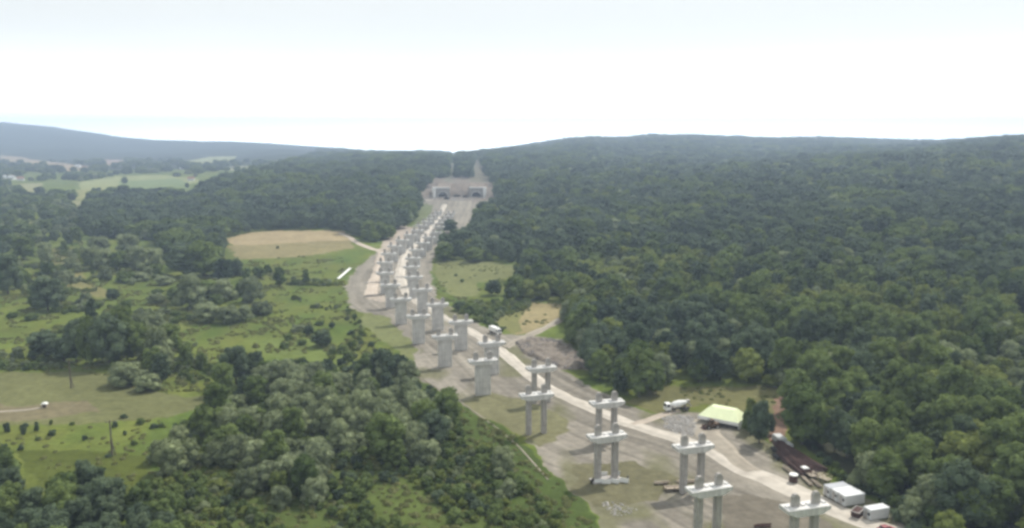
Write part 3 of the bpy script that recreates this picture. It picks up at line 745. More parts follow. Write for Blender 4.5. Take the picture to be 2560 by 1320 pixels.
TREES = []      # x, y, z, key, variant, sx, sz, rot, fixed
def add(x, y, key, sx, sz, fixed=False):
    TREES.append([x, y, float(H(x, y)), key, random.randrange(len(KT[key]['cm'])), sx, sz, random.uniform(0, 6.28), fixed])
def hand(px, py, hpx, wpx, key):
    x, y, z = gp(px, py); d = proj(x, y, z)[2]
    add(x, y, key, wpx * d / F / KT[key]['w'], hpx * d / F / KT[key]['h'], True)
for a in [  # the trees one can tell apart in the meadows: base pixel, height, width, kind
    (112, 898, 72, 84, 'dark'), (160, 902, 60, 60, 'dark'), (192, 905, 120, 66, 'dark'), (236, 880, 155, 52, 'conifer'), (228, 912, 138, 70, 'green'), (275, 915, 146, 92, 'dark'),
    (310, 895, 118, 70, 'green'), (345, 905, 100, 76, 'green'), (352, 848, 66, 58, 'willow'), (392, 838, 50, 56, 'willow'), (425, 880, 72, 66, 'green'), (395, 918, 96, 74, 'willow'), (385, 945, 70, 56, 'green'),
    (318, 962, 62, 96, 'willow'), (372, 975, 44, 70, 'willow'), (405, 962, 92, 44, 'tall'), (468, 925, 62, 36, 'green'), (505, 925, 42, 30, 'bush'),
    (120, 778, 82, 84, 'dark'), (95, 772, 50, 44, 'green'), (20, 735, 96, 74, 'dark'), (48, 720, 60, 52, 'green'), (115, 655, 50, 40, 'willow'), (60, 650, 52, 56, 'green'), (118, 690, 36, 40, 'bush'),
    (230, 668, 52, 52, 'willow'), (262, 674, 56, 56, 'willow'), (300, 676, 50, 54, 'green'), (345, 676, 62, 60, 'willow'), (385, 670, 50, 56, 'willow'), (415, 650, 44, 46, 'green'), (250, 632, 44, 60, 'willow'), (320, 630, 46, 60, 'willow'),
    (262, 702, 36, 40, 'gbush'), (312, 706, 28, 56, 'bush'), (352, 702, 22, 50, 'gbush'), (410, 712, 22, 54, 'gbush'), (390, 690, 30, 40, 'bush'),
    (470, 692, 76, 90, 'dark'), (512, 690, 98, 110, 'green'), (560, 706, 62, 56, 'dark'), (590, 690, 40, 40, 'dark'),
    (440, 762, 42, 46, 'green'), (478, 772, 80, 84, 'willow'), (515, 748, 44, 70, 'green'), (560, 752, 50, 66, 'willow'), (626, 755, 64, 58, 'willow'), (605, 740, 36, 40, 'green'),
    (515, 805, 52, 76, 'willow'), (572, 808, 46, 66, 'willow'), (612, 802, 40, 40, 'willow'), (652, 786, 32, 64, 'gbush'), (540, 770, 30, 40, 'green'),
    (700, 715, 46, 32, 'green'), (766, 712, 28, 20, 'green'), (648, 694, 26, 36, 'green'), (668, 684, 22, 26, 'bush'), (618, 700, 30, 30, 'bush'), (640, 725, 20, 40, 'gbush'),
    (282, 748, 30, 34, 'dark'), (318, 770, 24, 26, 'bush'), (392, 758, 26, 54, 'gbush'), (395, 738, 18, 30, 'bush'), (30, 795, 14, 30, 'bush'), (80, 800, 14, 40, 'bush'),
    (772, 838, 28, 28, 'dark'), (806, 866, 38, 56, 'dark'), (745, 828, 18, 40, 'gbush'), (720, 850, 14, 26, 'bush'), (710, 870, 14, 30, 'bush'), (830, 820, 16, 18, 'dark'), (800, 812, 10, 30, 'bush'), (755, 862, 14, 26, 'bush'),
    (960, 952, 92, 66, 'dark'), (912, 955, 72, 58, 'green'), (1000, 948, 70, 46, 'dark'), (870, 905, 26, 30, 'bush'), (880, 870, 22, 26, 'bush'), (905, 840, 16, 20, 'bush'),
    (590, 960, 108, 76, 'dark'), (560, 985, 80, 60, 'green'), (640, 950, 74, 56, 'dark'), (690, 975, 70, 70, 'willow'), (740, 980, 72, 60, 'willow'), (620, 995, 60, 56, 'dark'),
    (1125, 582, 34, 40, 'dark'), (1100, 592, 20, 26, 'green'), (936, 604, 22, 34, 'green'), (911, 595, 14, 18, 'dark'), (694, 622, 8, 8, 'dark'),
    (1110, 652, 42, 50, 'green'), (1186, 654, 40, 58, 'green'), (1224, 652, 20, 18, 'bush'),
    (1898, 1108, 120, 58, 'dark'), (1876, 1062, 70, 30, 'yellow'), (1868, 1082, 60, 34, 'green'), (1920, 1085, 60, 34, 'dark'), (1930, 965, 30, 50, 'yellow'),
    (1150, 776, 22, 40, 'dark'), (1180, 780, 24, 40, 'green'), (1155, 705, 8, 12, 'bush'), (1140, 690, 6, 9, 'bush'),
    (1598, 990, 110, 84, 'green'), (1555, 975, 92, 60, 'green'), (1640, 985, 76, 46, 'green'), (1500, 950, 78, 56, 'green'), (1570, 905, 74, 86, 'willow'),
    (1745, 955, 60, 56, 'green'), (1745, 930, 80, 76, 'willow'), (1800, 950, 82, 56, 'tall'), (1720, 900, 50, 70, 'willow'),
    (312, 460, 18, 17, 'dark'), (468, 470, 12, 12, 'dark'), (100, 492, 26, 30, 'dark'), (145, 495, 22, 46, 'green')]:
    hand(*a)
for a in [(60, 1085, 20, 16, 'dbush'), (18, 1080, 26, 18, 'dbush'), (92, 1078, 26, 12, 'dbush'), (130, 1088, 14, 22, 'dbush'), (95, 1100, 8, 16, 'bush'), (128, 1062, 12, 10, 'bush'), (62, 1068, 10, 22, 'dbush'),
          (212, 1100, 13, 14, 'dbush'), (310, 1045, 11, 18, 'dbush'), (288, 1068, 16, 14, 'dbush'), (352, 1060, 14, 26, 'bush'), (385, 1070, 12, 20, 'dbush'), (405, 1068, 12, 16, 'bush'), (312, 1088, 12, 10, 'dbush'), (335, 1112, 12, 18, 'bush'),
          (180, 1062, 8, 14, 'bush'), (52, 1125, 14, 14, 'dbush'), (10, 1128, 20, 20, 'dbush'), (640, 868, 7, 22, 'herb'), (700, 805, 6, 18, 'herb'), (1250, 1085, 8, 26, 'herb'), (440, 1090, 36, 14, 'dbush'), (56, 912, 12, 26, 'dbush'), (100, 914, 8, 14, 'bush'), (272, 1142, 8, 20, 'dbush'), (80, 885, 8, 20, 'bush')]:
    hand(*a)

# zones: silhouettes as the photo shows them; a tree is kept when its foot and its head both fall inside
KEEP_OUT = [[(1126, 386), (1143, 386), (1139, 470), (1112, 470)], [(1182, 396), (1203, 396), (1232, 470), (1168, 470)],
            [(1078, 446), (1234, 446), (1243, 500), (1185, 520), (1060, 560), (1040, 500)]]
ZONES = [
 ('right', [(1245, 300), (1228, 470), (1245, 490), (1190, 512), (1180, 540), (1180, 572), (1112, 590), (1088, 620), (1085, 650), (1200, 648), (1240, 652), (1310, 662), (1290, 700), (1190, 712), (1180, 738), (1240, 755), (1340, 752), (1440, 762),
            (1450, 785), (1368, 815), (1362, 850), (1430, 880), (1478, 915), (1480, 958), (1555, 1000), (1640, 985), (1690, 955), (1960, 965), (1972, 1020), (1985, 1100), (2030, 1140), (2100, 1190),
            (2150, 1235), (2230, 1270), (2260, 1340), (3600, 1400), (3600, 300)], 7.8, dict(green=5, dark=4, willow=1.6, yellow=1.2, tall=1.0), (.55, 1.35)),
 ('hill', [(470, 478), (560, 438), (640, 428), (700, 410), (790, 380), (820, 300), (1260, 300), (1245, 445), (1075, 455), (1052, 490), (1040, 545), (1012, 575), (975, 600), (930, 604), (880, 584), (800, 577), (700, 573),
           (620, 582), (560, 596), (545, 605), (590, 640), (430, 680), (425, 640), (360, 600), (205, 600), (205, 520), (240, 478), (300, 475)], 8.0, dict(green=4, dark=6, willow=.5), (.72, 1.3)),
 ('valley', [(-700, 392), (0, 398), (200, 400), (420, 395), (560, 400), (700, 396), (720, 420), (480, 470), (300, 478), (240, 480), (205, 520), (205, 615), (130, 610), (0, 640), (-700, 650)], 11.0, dict(green=4, dark=3, willow=2.5), (.6, 1.05)),
 ('meadowtrees', [(-700, 640), (0, 640), (205, 600), (425, 640), (440, 700), (400, 720), (200, 700), (90, 800), (-700, 830)], 22.0, dict(green=3, willow=3, bush=4, gbush=4), (.5, .8)),
 ('grove', [(372, 1120), (430, 1062), (545, 1005), (540, 945), (700, 900), (830, 915), (885, 925), (960, 900), (1020, 905), (1030, 960), (1110, 985), (1150, 1050), (1120, 1110), (1080, 1190), (1030, 1180), (900, 1150),
            (880, 1200), (800, 1275), (650, 1275), (560, 1180), (440, 1185), (380, 1160)], 6.4, dict(willow=13, green=2.2, dark=.5, yellow=.5), (.5, 1.12)),
 ('corner', [(-500, 1100), (10, 1135), (35, 1180), (60, 1200), (140, 1235), (165, 1180), (225, 1175), (255, 1240), (268, 1188), (310, 1195), (335, 1250), (400, 1245), (420, 1300), (420, 1500), (-500, 1500)], 6.2, dict(dark=6, green=3, tall=1), (.6, .95)),
]
SCRUB = [('bankscrub', [(380, 1170), (560, 1190), (640, 1280), (800, 1285), (900, 1200), (1050, 1180), (1120, 1110), (1080, 1010), (1130, 1040), (1210, 1100), (1290, 1180), (1370, 1260), (1430, 1345), (1430, 1400), (380, 1400)], 3.2, dict(bush=5, gbush=1.2, dbush=1, ybush=3, green=.1, willow=.1), (.45, 1.0)),
         ('grovefloor', [(372, 1120), (545, 1005), (700, 900), (960, 900), (1110, 985), (1150, 1130), (1050, 1190), (800, 1275), (560, 1180)], 4.5, dict(bush=4, dbush=3), (.5, 1.0)),
         ('rightscrub', [(2235, 1150), (2330, 1120), (3600, 1100), (3600, 1400), (2270, 1400), (2225, 1260)], 4.2, dict(bush=5, dbush=3, green=.5, yellow=.4), (.7, 1.4)),
         ('meadow', [(0, 640), (200, 600), (440, 690), (600, 680), (700, 660), (860, 690), (850, 780), (930, 870), (890, 900), (700, 900), (560, 870), (540, 1000), (420, 980), (280, 930), (0, 925)], 3.6, dict(bush=4, gbush=5, ybush=4, willow=.5), (.35, 1.15)),
         ('midscrub', [(1140, 780), (1180, 750), (1250, 752), (1330, 752), (1330, 770), (1240, 800), (1300, 835), (1250, 832), (1180, 800)], 3.6, dict(bush=5, ybush=3, gbush=2, dbush=1), (.4, 1.1)),
         ('herbs', [(-200, 640), (200, 600), (440, 690), (600, 640), (860, 640), (862, 740), (900, 800), (1030, 930), (1120, 985), (1180, 1030), (1290, 1095), (1360, 1180), (1440, 1240), (1500, 1345), (1500, 1400), (380, 1400), (380, 1180), (540, 1000), (420, 985), (280, 940), (-200, 925)], 2.7, dict(herb=1), (.45, 1.25)),
         ('herbs2', [(-200, 1075), (545, 1020), (430, 1062), (375, 1230), (-200, 1240)], 3.2, dict(herb=1), (.35, .9)),
         ('herbs3', [(1085, 650), (1300, 660), (1295, 700), (1450, 770), (1360, 830), (1180, 800), (1085, 740)], 3.6, dict(herb=1), (.4, 1.1)),
         ('herbs5', [(1555, 1005), (1650, 965), (1965, 965), (1960, 1060), (1760, 1010)], 3.2, dict(herb=1), (.35, 1.0)),
         ('vergescrub', [(1985, 1090), (2030, 1110), (2110, 1165), (2240, 1235), (2330, 1300), (2300, 1345), (2230, 1275), (2120, 1215), (2050, 1160)], 2.8, dict(bush=3, dbush=4), (.4, 1.0)),
         ('nearfloor', [(870, 760), (900, 800), (930, 860), (1030, 930), (1000, 960), (900, 900), (860, 800)], 6.0, dict(bush=5, dbush=2, gbush=2), (.3, .8))]
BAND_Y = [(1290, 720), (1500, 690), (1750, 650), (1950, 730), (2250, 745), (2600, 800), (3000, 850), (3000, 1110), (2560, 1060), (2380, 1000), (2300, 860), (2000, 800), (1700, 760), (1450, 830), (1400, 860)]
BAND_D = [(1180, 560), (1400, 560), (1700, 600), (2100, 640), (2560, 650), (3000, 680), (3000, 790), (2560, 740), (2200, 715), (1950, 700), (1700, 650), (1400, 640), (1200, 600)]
def scatter(name, poly, sp, mixk, sc):
    keys = list(mixk); pw = np.array([mixk[k] for k in keys], float); pw /= pw.sum()
    far = name in ('right', 'hill', 'valley')
    bands = [(60, 430, 1.0), (430, 700, 1.18), (700, 1100, 1.4), (1100, 1800, 1.75), (1800, 4300, 2.5)] if far else [(60, 1400, 1.0)]
    for d0, d1, k in bands:
        s = sp * k; xm = d1 * .80
        xs = np.arange(-xm, xm, s); ys = np.arange(d0, d1, s)
        X, Y = np.meshgrid(xs, ys); X = X + (np.arange(len(ys)) % 2 * s / 2)[:, None]
        X = (X + rng.uniform(-.38, .38, X.shape) * s).ravel(); Y = (Y + rng.uniform(-.38, .38, Y.shape) * s).ravel()
        q = 1280 + F * X / Y; kk = (q > -800) & (q < 3500); X, Y = X[kk], Y[kk]
        Z = H(X, Y); qx, qy, dep = proj(X, Y, Z)
        hh = rng.uniform(sc[0], sc[1], len(X)) * (1 + .16 * (k - 1))
        hh = hh * (0.85 + .35 * fbm(X / 50, Y / 50, 13))
        big = 11.0 if name not in [z[0] for z in SCRUB] else 2.5
        tx, ty, _ = proj(X, Y, Z + hh * (.5 if name.startswith('herbs') else big) * .75)
        ok = inpoly(qx, qy, poly) & inpoly(tx, ty, poly)
        if name == 'valley':
            ok &= (fbm(X / 70, Y / 110, 71) > np.where(qy < 500, .56, .44)) | (fbm(X / 14, Y / 60, 75) > .74)
            for i in range(10): ok &= ~inpoly(X, Y, A['far%d' % i])
        if name.startswith('herbs'): ok &= (fbm(X / 9, Y / 9, 123) > np.where((name == 'herbs') & (qy > 930), np.where(qy > 1120, .22, .36), .55)) & (rng.random(len(X)) < .8)
        if name == 'meadow': ok &= (fbm(X / 24, Y / 24, 88) > np.where(qx > 620, .74, .64))
        for ko in KEEP_OUT: ok &= ~(inpoly(tx, ty, ko) | inpoly(qx, qy, ko))
        # never on a cleared area or in the site
        if name == 'bankscrub': ok &= (fbm(X / 12, Y / 12, 19) > .33) & ~inpoly(X, Y, A['bank2'])
        if name == 'grove': ok &= fbm(X / 15, Y / 15, 29) > .36
        for nm in () if name == 'herbs4' else ('site', 'wheat', 'stubble', 'meadow_near', 'mown', 'vivid', 'meadow_dry') if name[:5] != 'herbs' else ('site', 'wheat', 'stubble', 'mown'):
            P = A[nm]; ok &= ~inpoly(X, Y, P)
        ch = rng.choice(len(keys), len(X), p=pw)
        # species gather in drifts
        dr = fbm(X / 55, Y / 55, 17)
        for i in np.nonzero(ok)[0]:
            key = keys[ch[i]]
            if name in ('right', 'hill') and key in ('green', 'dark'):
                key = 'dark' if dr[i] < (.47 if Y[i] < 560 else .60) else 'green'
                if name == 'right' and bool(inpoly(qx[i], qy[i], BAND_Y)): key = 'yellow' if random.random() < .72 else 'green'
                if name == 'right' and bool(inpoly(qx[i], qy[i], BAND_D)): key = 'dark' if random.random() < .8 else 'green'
            w = hh[i] * (k ** .85 if far else 1) * random.uniform(.9, 1.12)
            hs = hh[i] * (1 if key not in BUSHY else 1)
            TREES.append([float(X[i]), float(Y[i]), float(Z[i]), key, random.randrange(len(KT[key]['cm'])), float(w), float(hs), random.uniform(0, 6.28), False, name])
for z in ZONES + SCRUB: scatter(*z)
for t in TREES:
    if len(t) == 9: t.append('hand')

# split: the largest-looking 300 trees and 300 bushes stand as things, the rest is mass
def score(t):
    x, y, z, key, v, sx, sz = t[:7]; h = KT[key]['h'] * sz; w = KT[key]['w'] * sx
    a, b, d = proj(x, y, z + h * .75); a2, b2, d2 = proj(x, y, z)
    if d < 20 or a < -10 or a > 2570 or b > 1318 : return 0
    return F / d * (h * .5 + w * .5) + (1000 if t[8] else 0)
tr = [t for t in TREES if t[3] not in BUSHY]; bu = [t for t in TREES if t[3] in BUSHY]
tr.sort(key=score, reverse=True); bu.sort(key=score, reverse=True)
solo_t = [t for t in tr[:300] if score(t) > 0]; solo_b = [t for t in bu[:290] if score(t) > 0]
ids = set(map(id, solo_t + solo_b))
mass = [t for t in TREES if id(t) not in ids]

LANDMARKS = [('the white site cabins', 2130, 1240), ('the pale green tent', 1795, 1040), ('the concrete mixer truck', 1690, 1020), ('the rubble heap', 1400, 895),
             ('the white lorry', 1237, 825), ('the wheat field', 720, 600), ('the mown field', 250, 990), ('the vivid green patch', 220, 1180), ('the upper power pole', 178, 960),
             ('the lower power pole', 281, 1130), ('the white concrete channel', 860, 685), ('the tunnel mouths', 1150, 475), ('the bottom edge', 800, 1320), ('the bottom left corner', 0, 1320),
             ('the bottom right corner', 2560, 1320), ('the right edge', 2560, 900), ('the left edge', 0, 700), ('the nearest left-row piers', 1650, 1150), ('the grassy bank', 1150, 1060), ('the rusty steel', 2000, 1140)]
def nth(n):
    w = ['', 'second ', 'third ', 'fourth ', 'fifth ', 'sixth ', 'seventh ', 'eighth ', 'ninth ', 'tenth ', 'eleventh ', 'twelfth ']
    if n < 12: return w[n]
    n += 1; return '%d%s ' % (n, 'th' if 10 <= n % 100 <= 20 else {1: 'st', 2: 'nd', 3: 'rd'}.get(n % 10, 'th'))
def word(t):
    k = KT[t[3]]; return k['words']
def labels(lst):
    groups = {}
    for t in lst:
        px, py, _ = proj(t[0], t[1], t[2] + KT[t[3]]['h'] * t[6] * .5)
        best = min(LANDMARKS, key=lambda l: (l[1] - px) ** 2 + (l[2] - py) ** 2)
        side = 'left of' if px < best[1] - 25 else ('right of' if px > best[1] + 25 else ('behind' if py < best[2] else 'in front of'))
        if 'corner' in best[0] or 'edge' in best[0]: side = 'near'
        groups.setdefault((t[3], best[0], side), []).append(((best[1] - px) ** 2 + (best[2] - py) ** 2, t))
    res = {}
    for (k, l, s), v in groups.items():
        v.sort(key=lambda e: e[0])
        for i, (_, t) in enumerate(v):
            w = word(t)
            res[id(t)] = '%s, %snearest %s %s' % (w, nth(i), s, l) if i else '%s, nearest %s %s' % (w, s, l)
    return res
LT = labels(solo_t); LB = labels(solo_b)
GRP = {'grove': 'trees of the grove at lower left', 'corner': 'dark trees in the bottom left corner', 'right': 'trees of the forest on the right slope', 'hand': 'trees standing in the meadows'}
BG = {'bankscrub': 'bushes on the bank beside the piers', 'rightscrub': 'bushes at lower right'}
for t, lab in [(t, LT[id(t)]) for t in solo_t] + [(t, LB[id(t)]) for t in solo_b]:
    x, y, z, key, v, sx, sz, rot = t[:8]; K = KT[key]
    cat = 'bush' if key in BUSHY else 'tree'
    g = GRP.get(t[9], 'trees of the wooded slopes') if cat == 'tree' else BG.get(t[9], 'bushes scattered in the meadows')
    e = thing(K['name'], (x, y, z), rot, lab, cat, g); e.scale = (sx, sx, sz)
    c = bpy.data.objects.new('crown' if cat == 'tree' else 'foliage', K['cm'][v]); C.objects.link(c); c.parent = e
    s = bpy.data.objects.new('trunk' if cat == 'tree' else 'stem', K['tm'][v]); C.objects.link(s); s.parent = e
    K['co'].append((v, c))

def gn_mass(name, pts, keys, label, cat):
    pts = [p for p in pts if p[3] in keys]
    if not pts: return
    protos = []; idx = {}
    for k in keys:
        seen = {}
        for v, o in KT[k]['co']: seen.setdefault(v, o)
        for v in seen: idx[(k, v)] = len(protos); protos.append(seen[v])
        if seen:
            for v in range(len(KT[k]['cm'])): idx.setdefault((k, v), idx[(k, next(iter(seen)))])
    pts = [p for p in pts if (p[3], p[4]) in idx]
    me = bpy.data.meshes.new(name); me.vertices.add(len(pts))
    co = np.array([(p[0], p[1], p[2] - .1) for p in pts]); me.vertices.foreach_set('co', co.ravel())
    a = me.attributes.new('spin', 'FLOAT', 'POINT'); a.data.foreach_set('value', [p[7] for p in pts])
    a = me.attributes.new('size', 'FLOAT_VECTOR', 'POINT'); a.data.foreach_set('vector', np.array([(p[5], p[5], p[6]) for p in pts]).ravel())
    a = me.attributes.new('pick', 'INT', 'POINT'); a.data.foreach_set('value', [idx[(p[3], p[4])] for p in pts])
    ob = bpy.data.objects.new(name, me); C.objects.link(ob); tag(ob, label, cat, kind='stuff')
    g = bpy.data.node_groups.new(name, 'GeometryNodeTree')
    g.interface.new_socket('Geometry', in_out='INPUT', socket_type='NodeSocketGeometry'); g.interface.new_socket('Geometry', in_out='OUTPUT', socket_type='NodeSocketGeometry')
    n = g.nodes.new; L = g.links.new
    gi, go = n('NodeGroupInput'), n('NodeGroupOutput'); iop = n('GeometryNodeInstanceOnPoints'); m2p = n('GeometryNodeMeshToPoints')
    L(gi.outputs[0], m2p.inputs['Mesh']); L(m2p.outputs[0], iop.inputs['Points'])
    j = n('GeometryNodeJoinGeometry')
    for o in reversed(protos):
        oi = n('GeometryNodeObjectInfo'); oi.inputs['Object'].default_value = o; oi.inputs['As Instance'].default_value = True; oi.transform_space = 'ORIGINAL'
        L(oi.outputs['Geometry'], j.inputs[0])
    L(j.outputs[0], iop.inputs['Instance']); iop.inputs['Pick Instance'].default_value = True
    def attr(nm, ty):
        q = n('GeometryNodeInputNamedAttribute'); q.data_type = ty; q.inputs['Name'].default_value = nm
        return [s for s in q.outputs if s.enabled and s.name == 'Attribute'][0]
    L(attr('pick', 'INT'), iop.inputs['Instance Index']); L(attr('size', 'FLOAT_VECTOR'), iop.inputs['Scale'])
    cx = n('ShaderNodeCombineXYZ'); L(attr('spin', 'FLOAT'), cx.inputs['Z']); L(cx.outputs[0], iop.inputs['Rotation'])
    L(iop.outputs[0], go.inputs[0])
    md = ob.modifiers.new('spread', 'NODES'); md.node_group = g
    return ob
ALLT = ['dark', 'green', 'willow', 'tall', 'conifer', 'yellow']
gn_mass('hillside_forest', [t for t in mass if t[9] == 'right'], ALLT, 'dense broadleaf forest covering the whole right-hand slope to the skyline', 'forest')
gn_mass('ridge_forest', [t for t in mass if t[9] == 'hill'], ALLT, 'dark forest over the hill around and left of the tunnel mouths', 'forest')
gn_mass('valley_woods', [t for t in mass if t[9] in ('valley', 'meadowtrees', 'hand')], ALLT, 'hazy scattered trees and hedges between the fields of the far valley', 'trees')
gn_mass('grove_trees', [t for t in mass if t[9] in ('grove', 'corner') or t[9] in [z[0] for z in SCRUB]], ALLT, 'remaining small trees filling the groves at lower left', 'trees')
gn_mass('scrub', mass, list(BUSHY), 'low green scrub growing over the bank and meadows', 'scrub')
print('trees', len(TREES), 'solo', len(solo_t), len(solo_b))

# meadow tufts: too small and many to count
def tufts():
    r = random.Random(5); vs, fs = [], []
    polys = [A['bank'], A['bank2']]
    for P in polys:
        xs = [p[0] for p in P]; ys = [p[1] for p in P]; area_ = (max(xs) - min(xs)) * (max(ys) - min(ys))
        n = min(5200, int(area_ / 1.6)); X = rng.uniform(min(xs), max(xs), n); Y = rng.uniform(min(ys), max(ys), n)
        k = inpoly(X, Y, P) & (fbm(X / 6, Y / 6, 3) > .42); X, Y = X[k], Y[k]; Z = H(X, Y)
        for x, y, z in zip(X, Y, Z):
            for _ in range(3):
                a = r.uniform(0, 6.28); w = r.uniform(.15, .4); h = r.uniform(.15, .4); dx, dy = math.cos(a) * w, math.sin(a) * w
                n0 = len(vs); ox, oy = r.uniform(-.3, .3), r.uniform(-.3, .3)
                vs += [(x + ox - dx, y + oy - dy, z - .05), (x + ox + dx, y + oy + dy, z - .05), (x + ox + dx * .6 + r.uniform(-.2, .2), y + oy + dy * .6 + r.uniform(-.2, .2), z + h), (x + ox - dx * .5, y + oy - dy * .5, z + h * .9)]
                fs.append((n0, n0 + 1, n0 + 2, n0 + 3))
    me = bpy.data.meshes.new('grass_tufts'); me.from_pydata(vs, [], fs); me.materials.append(L_YEL)
    o = bpy.data.objects.new('grass_tufts', me); C.objects.link(o); tag(o, 'rough tall grass on the bank and around the piers', 'grass', kind='stuff')
# ------------------------------------------------------------------ site objects
def yaw_px(a, b):
    """heading from one ground pixel to another"""
    p, q = gp(*a), gp(*b); return math.atan2(q[1] - p[1], q[0] - p[0])
def wheel(parent, x, y, r=.5, w=.34):
    b = MB(); b.lathe([(0, r * .6), (0, r * .93), (.12, r), (.88, r), (1, r * .93), (1, r * .6)], (x, y - w / 2, r), (x, y + w / 2, r), 14)
    o = b.build('wheel', M_RUBBER, parent)
    h = MB(); h.lathe([(0, r * .35), (0, r * .55), (1, r * .55), (1, r * .35)], (x, y - w / 2 - .02, r), (x, y + w / 2 + .02, r), 10); h.build('rim', M_CONC_D, o)
def cab(t, x0, L, w, z0, z1, m):
    b = MB(); b.prism([(x0, z0), (x0 + L, z0), (x0 + L, z0 + (z1 - z0) * .45), (x0 + L - .25, z1), (x0, z1)], -w / 2, w / 2)
    c = b.build('cab', m, t, .06)
    g = MB(); v = z0 + (z1 - z0) * .50; zt = z1 - .12
    x1 = x0 + L + .012
    g.v = [(x1 - .02, -w * .42, v), (x1 - .02, w * .42, v), (x1 - .23, w * .40, zt), (x1 - .23, -w * .40, zt), (x1 - .06, -w * .42, v), (x1 - .06, w * .42, v), (x1 - .27, w * .40, zt), (x1 - .27, -w * .40, zt)]
    g.f = [(0, 1, 2, 3), (7, 6, 5, 4), (0, 4, 5, 1), (1, 5, 6, 2), (2, 6, 7, 3), (3, 7, 4, 0)]
    g.build('windscreen', M_GLASS, c)
    for s in (-1, 1):
        g = MB(); g.box((x0 + L * .5, s * (w / 2 + .005), (v + zt) / 2), (L * .6, .03, zt - v)); g.build('side_window', M_GLASS, c)
        g = MB(); g.box((x0 + L + .1, s * (w / 2 + .16), v + .25), (.12, .2, .5)); g.build('mirror', M_DARK, c)
    return c
def mixer_truck(px, py, rz):
    x, y, z = gp(px, py)
    t = thing('mixer_truck', (x, y, z + .1), rz, 'white concrete mixer truck parked on the dirt left of the pale green tent', 'truck')
    b = MB(); b.box((-.2, 0, .95), (8.6, .9, .35)); b.box((-3.4, 0, .8), (1.2, 2.2, .2)); b.build('chassis', M_DARK, t, .03)
    cab(t, 2.5, 1.9, 2.4, .75, 3.0, M_WHITE)
    b = MB(); b.lathe([(0, .25), (.05, .85), (.22, 1.16), (.52, 1.2), (.8, .82), (.97, .52), (1, .52)], (2.1, 0, 2.05), (-3.6, 0, 3.05), 20)
    b.build('drum', M_WHITE, t, 0, True)
    b = MB(); b.box((1.9, 0, 1.7), (.35, 1.6, 1.2)); b.box((-2.9, 0, 1.75), (.35, 1.6, 1.4)); b.build('drum_stand', M_CONC_D, t)
    b = MB(); b.box((-3.95, 0, 3.35), (.7, 1.0, .7), 0, 1.5); b.build('hopper', M_CONC_D, t)
    b = MB(); b.tube((-4.0, 0, 2.7), (-5.1, .3, 1.5), .28, .2, 8); b.build('chute', M_CONC_D, t)
    for xx in (3.2, 1.4, -2.0, -3.3):
        for s in (-1, 1): wheel(t, xx, s * 1.05)
mixer_truck(1692, 1028, yaw_px((1720, 1030), (1655, 1036)))

def tent():
    a = gp(1745, 1056); b_ = gp(1846, 1074); rz = math.atan2(b_[1] - a[1], b_[0] - a[0]); L = math.dist(a[:2], b_[:2])
    t = thing('site_tent', ((a[0] + b_[0]) / 2 - math.sin(rz) * 4.2, (a[1] + b_[1]) / 2 + math.cos(rz) * 4.2, min(a[2], b_[2]) - .05), rz, 'large pale green canvas tent with a white front band, open at the front', 'tent')
    l, w = L / 2, 4.6; b = MB()
    V = [(-l, -w, 2.6), (l, -w, 2.6), (l, w, 2.6), (-l, w, 2.6), (-l * .55, -.6, 5.2), (l * .62, -.6, 5.2), (l * .62, 1.6, 5.2), (-l * .55, 1.6, 5.2)]
    b.v = V + [(x * .99, y * .99, z - .12) for x, y, z in V]
    top = [(0, 1, 5, 4), (1, 2, 6, 5), (2, 3, 7, 6), (3, 0, 4, 7), (4, 5, 6, 7)]
    b.f = top + [tuple(8 + k for k in f[::-1]) for f in top] + [(0, 8, 9, 1), (1, 9, 10, 2), (2, 10, 11, 3), (3, 11, 8, 0)]
    b.build('canvas_roof', M_TENT, t)
    b = MB(); b.box((0, -w - .04, 2.1), (2 * l, .05, 1.1)); b.build('front_band', M_WHITE, t)
    b = MB(); b.box((l + .04, 0, 1.3), (.05, 2 * w, 2.6)); b.build('side_sheet', M_WHITE, t)
    b = MB(); b.box((0, w + .04, 1.3), (2 * l, .05, 2.6)); b.build('back_sheet', M_TENT, t)
    for i in range(5):
        for s in (-1, 1):
            p = MB(); p.tube((-l + .1 + i * (2 * l - .2) / 4, s * (w - .12), 0), (-l + .1 + i * (2 * l - .2) / 4, s * (w - .12), 2.58), .07); p.build('post', M_DARK, t)
tent()
def loader(px, py, rz, label, m, cat='loader', sc=1.0, name='wheel_loader'):
    x, y, z = gp(px, py); t = thing(name, (x, y, z + .1), rz, label, cat); t.scale = (sc,) * 3
    b = MB(); b.prism([(-2.6, .8), (.6, .8), (.6, 1.5), (-.2, 1.9), (-2.4, 1.85), (-2.6, 1.6)], -.95, .95); b.build('body', m, t, .06)
    cab(t, -.9, 1.3, 1.5, 1.85, 3.0, m)
    for s in (-1, 1):
        a = MB(); a.tube((.3, s * .55, 1.5), (2.3, s * .5, .75), .14); a.build('lift_arm', m, t)
    b = MB(); b.prism([(2.2, .25), (3.3, .2), (2.5, .45), (2.4, 1.2), (2.15, 1.2)], -1.2, 1.2); b.build('bucket', M_RUST, t)
    for xx in (-1.7, 1.2):
        for s in (-1, 1): wheel(t, xx, s * .95, .68, .5)
loader(1777, 1072, math.radians(195), 'brown wheel loader standing in front of the pale green tent', M_YEL)

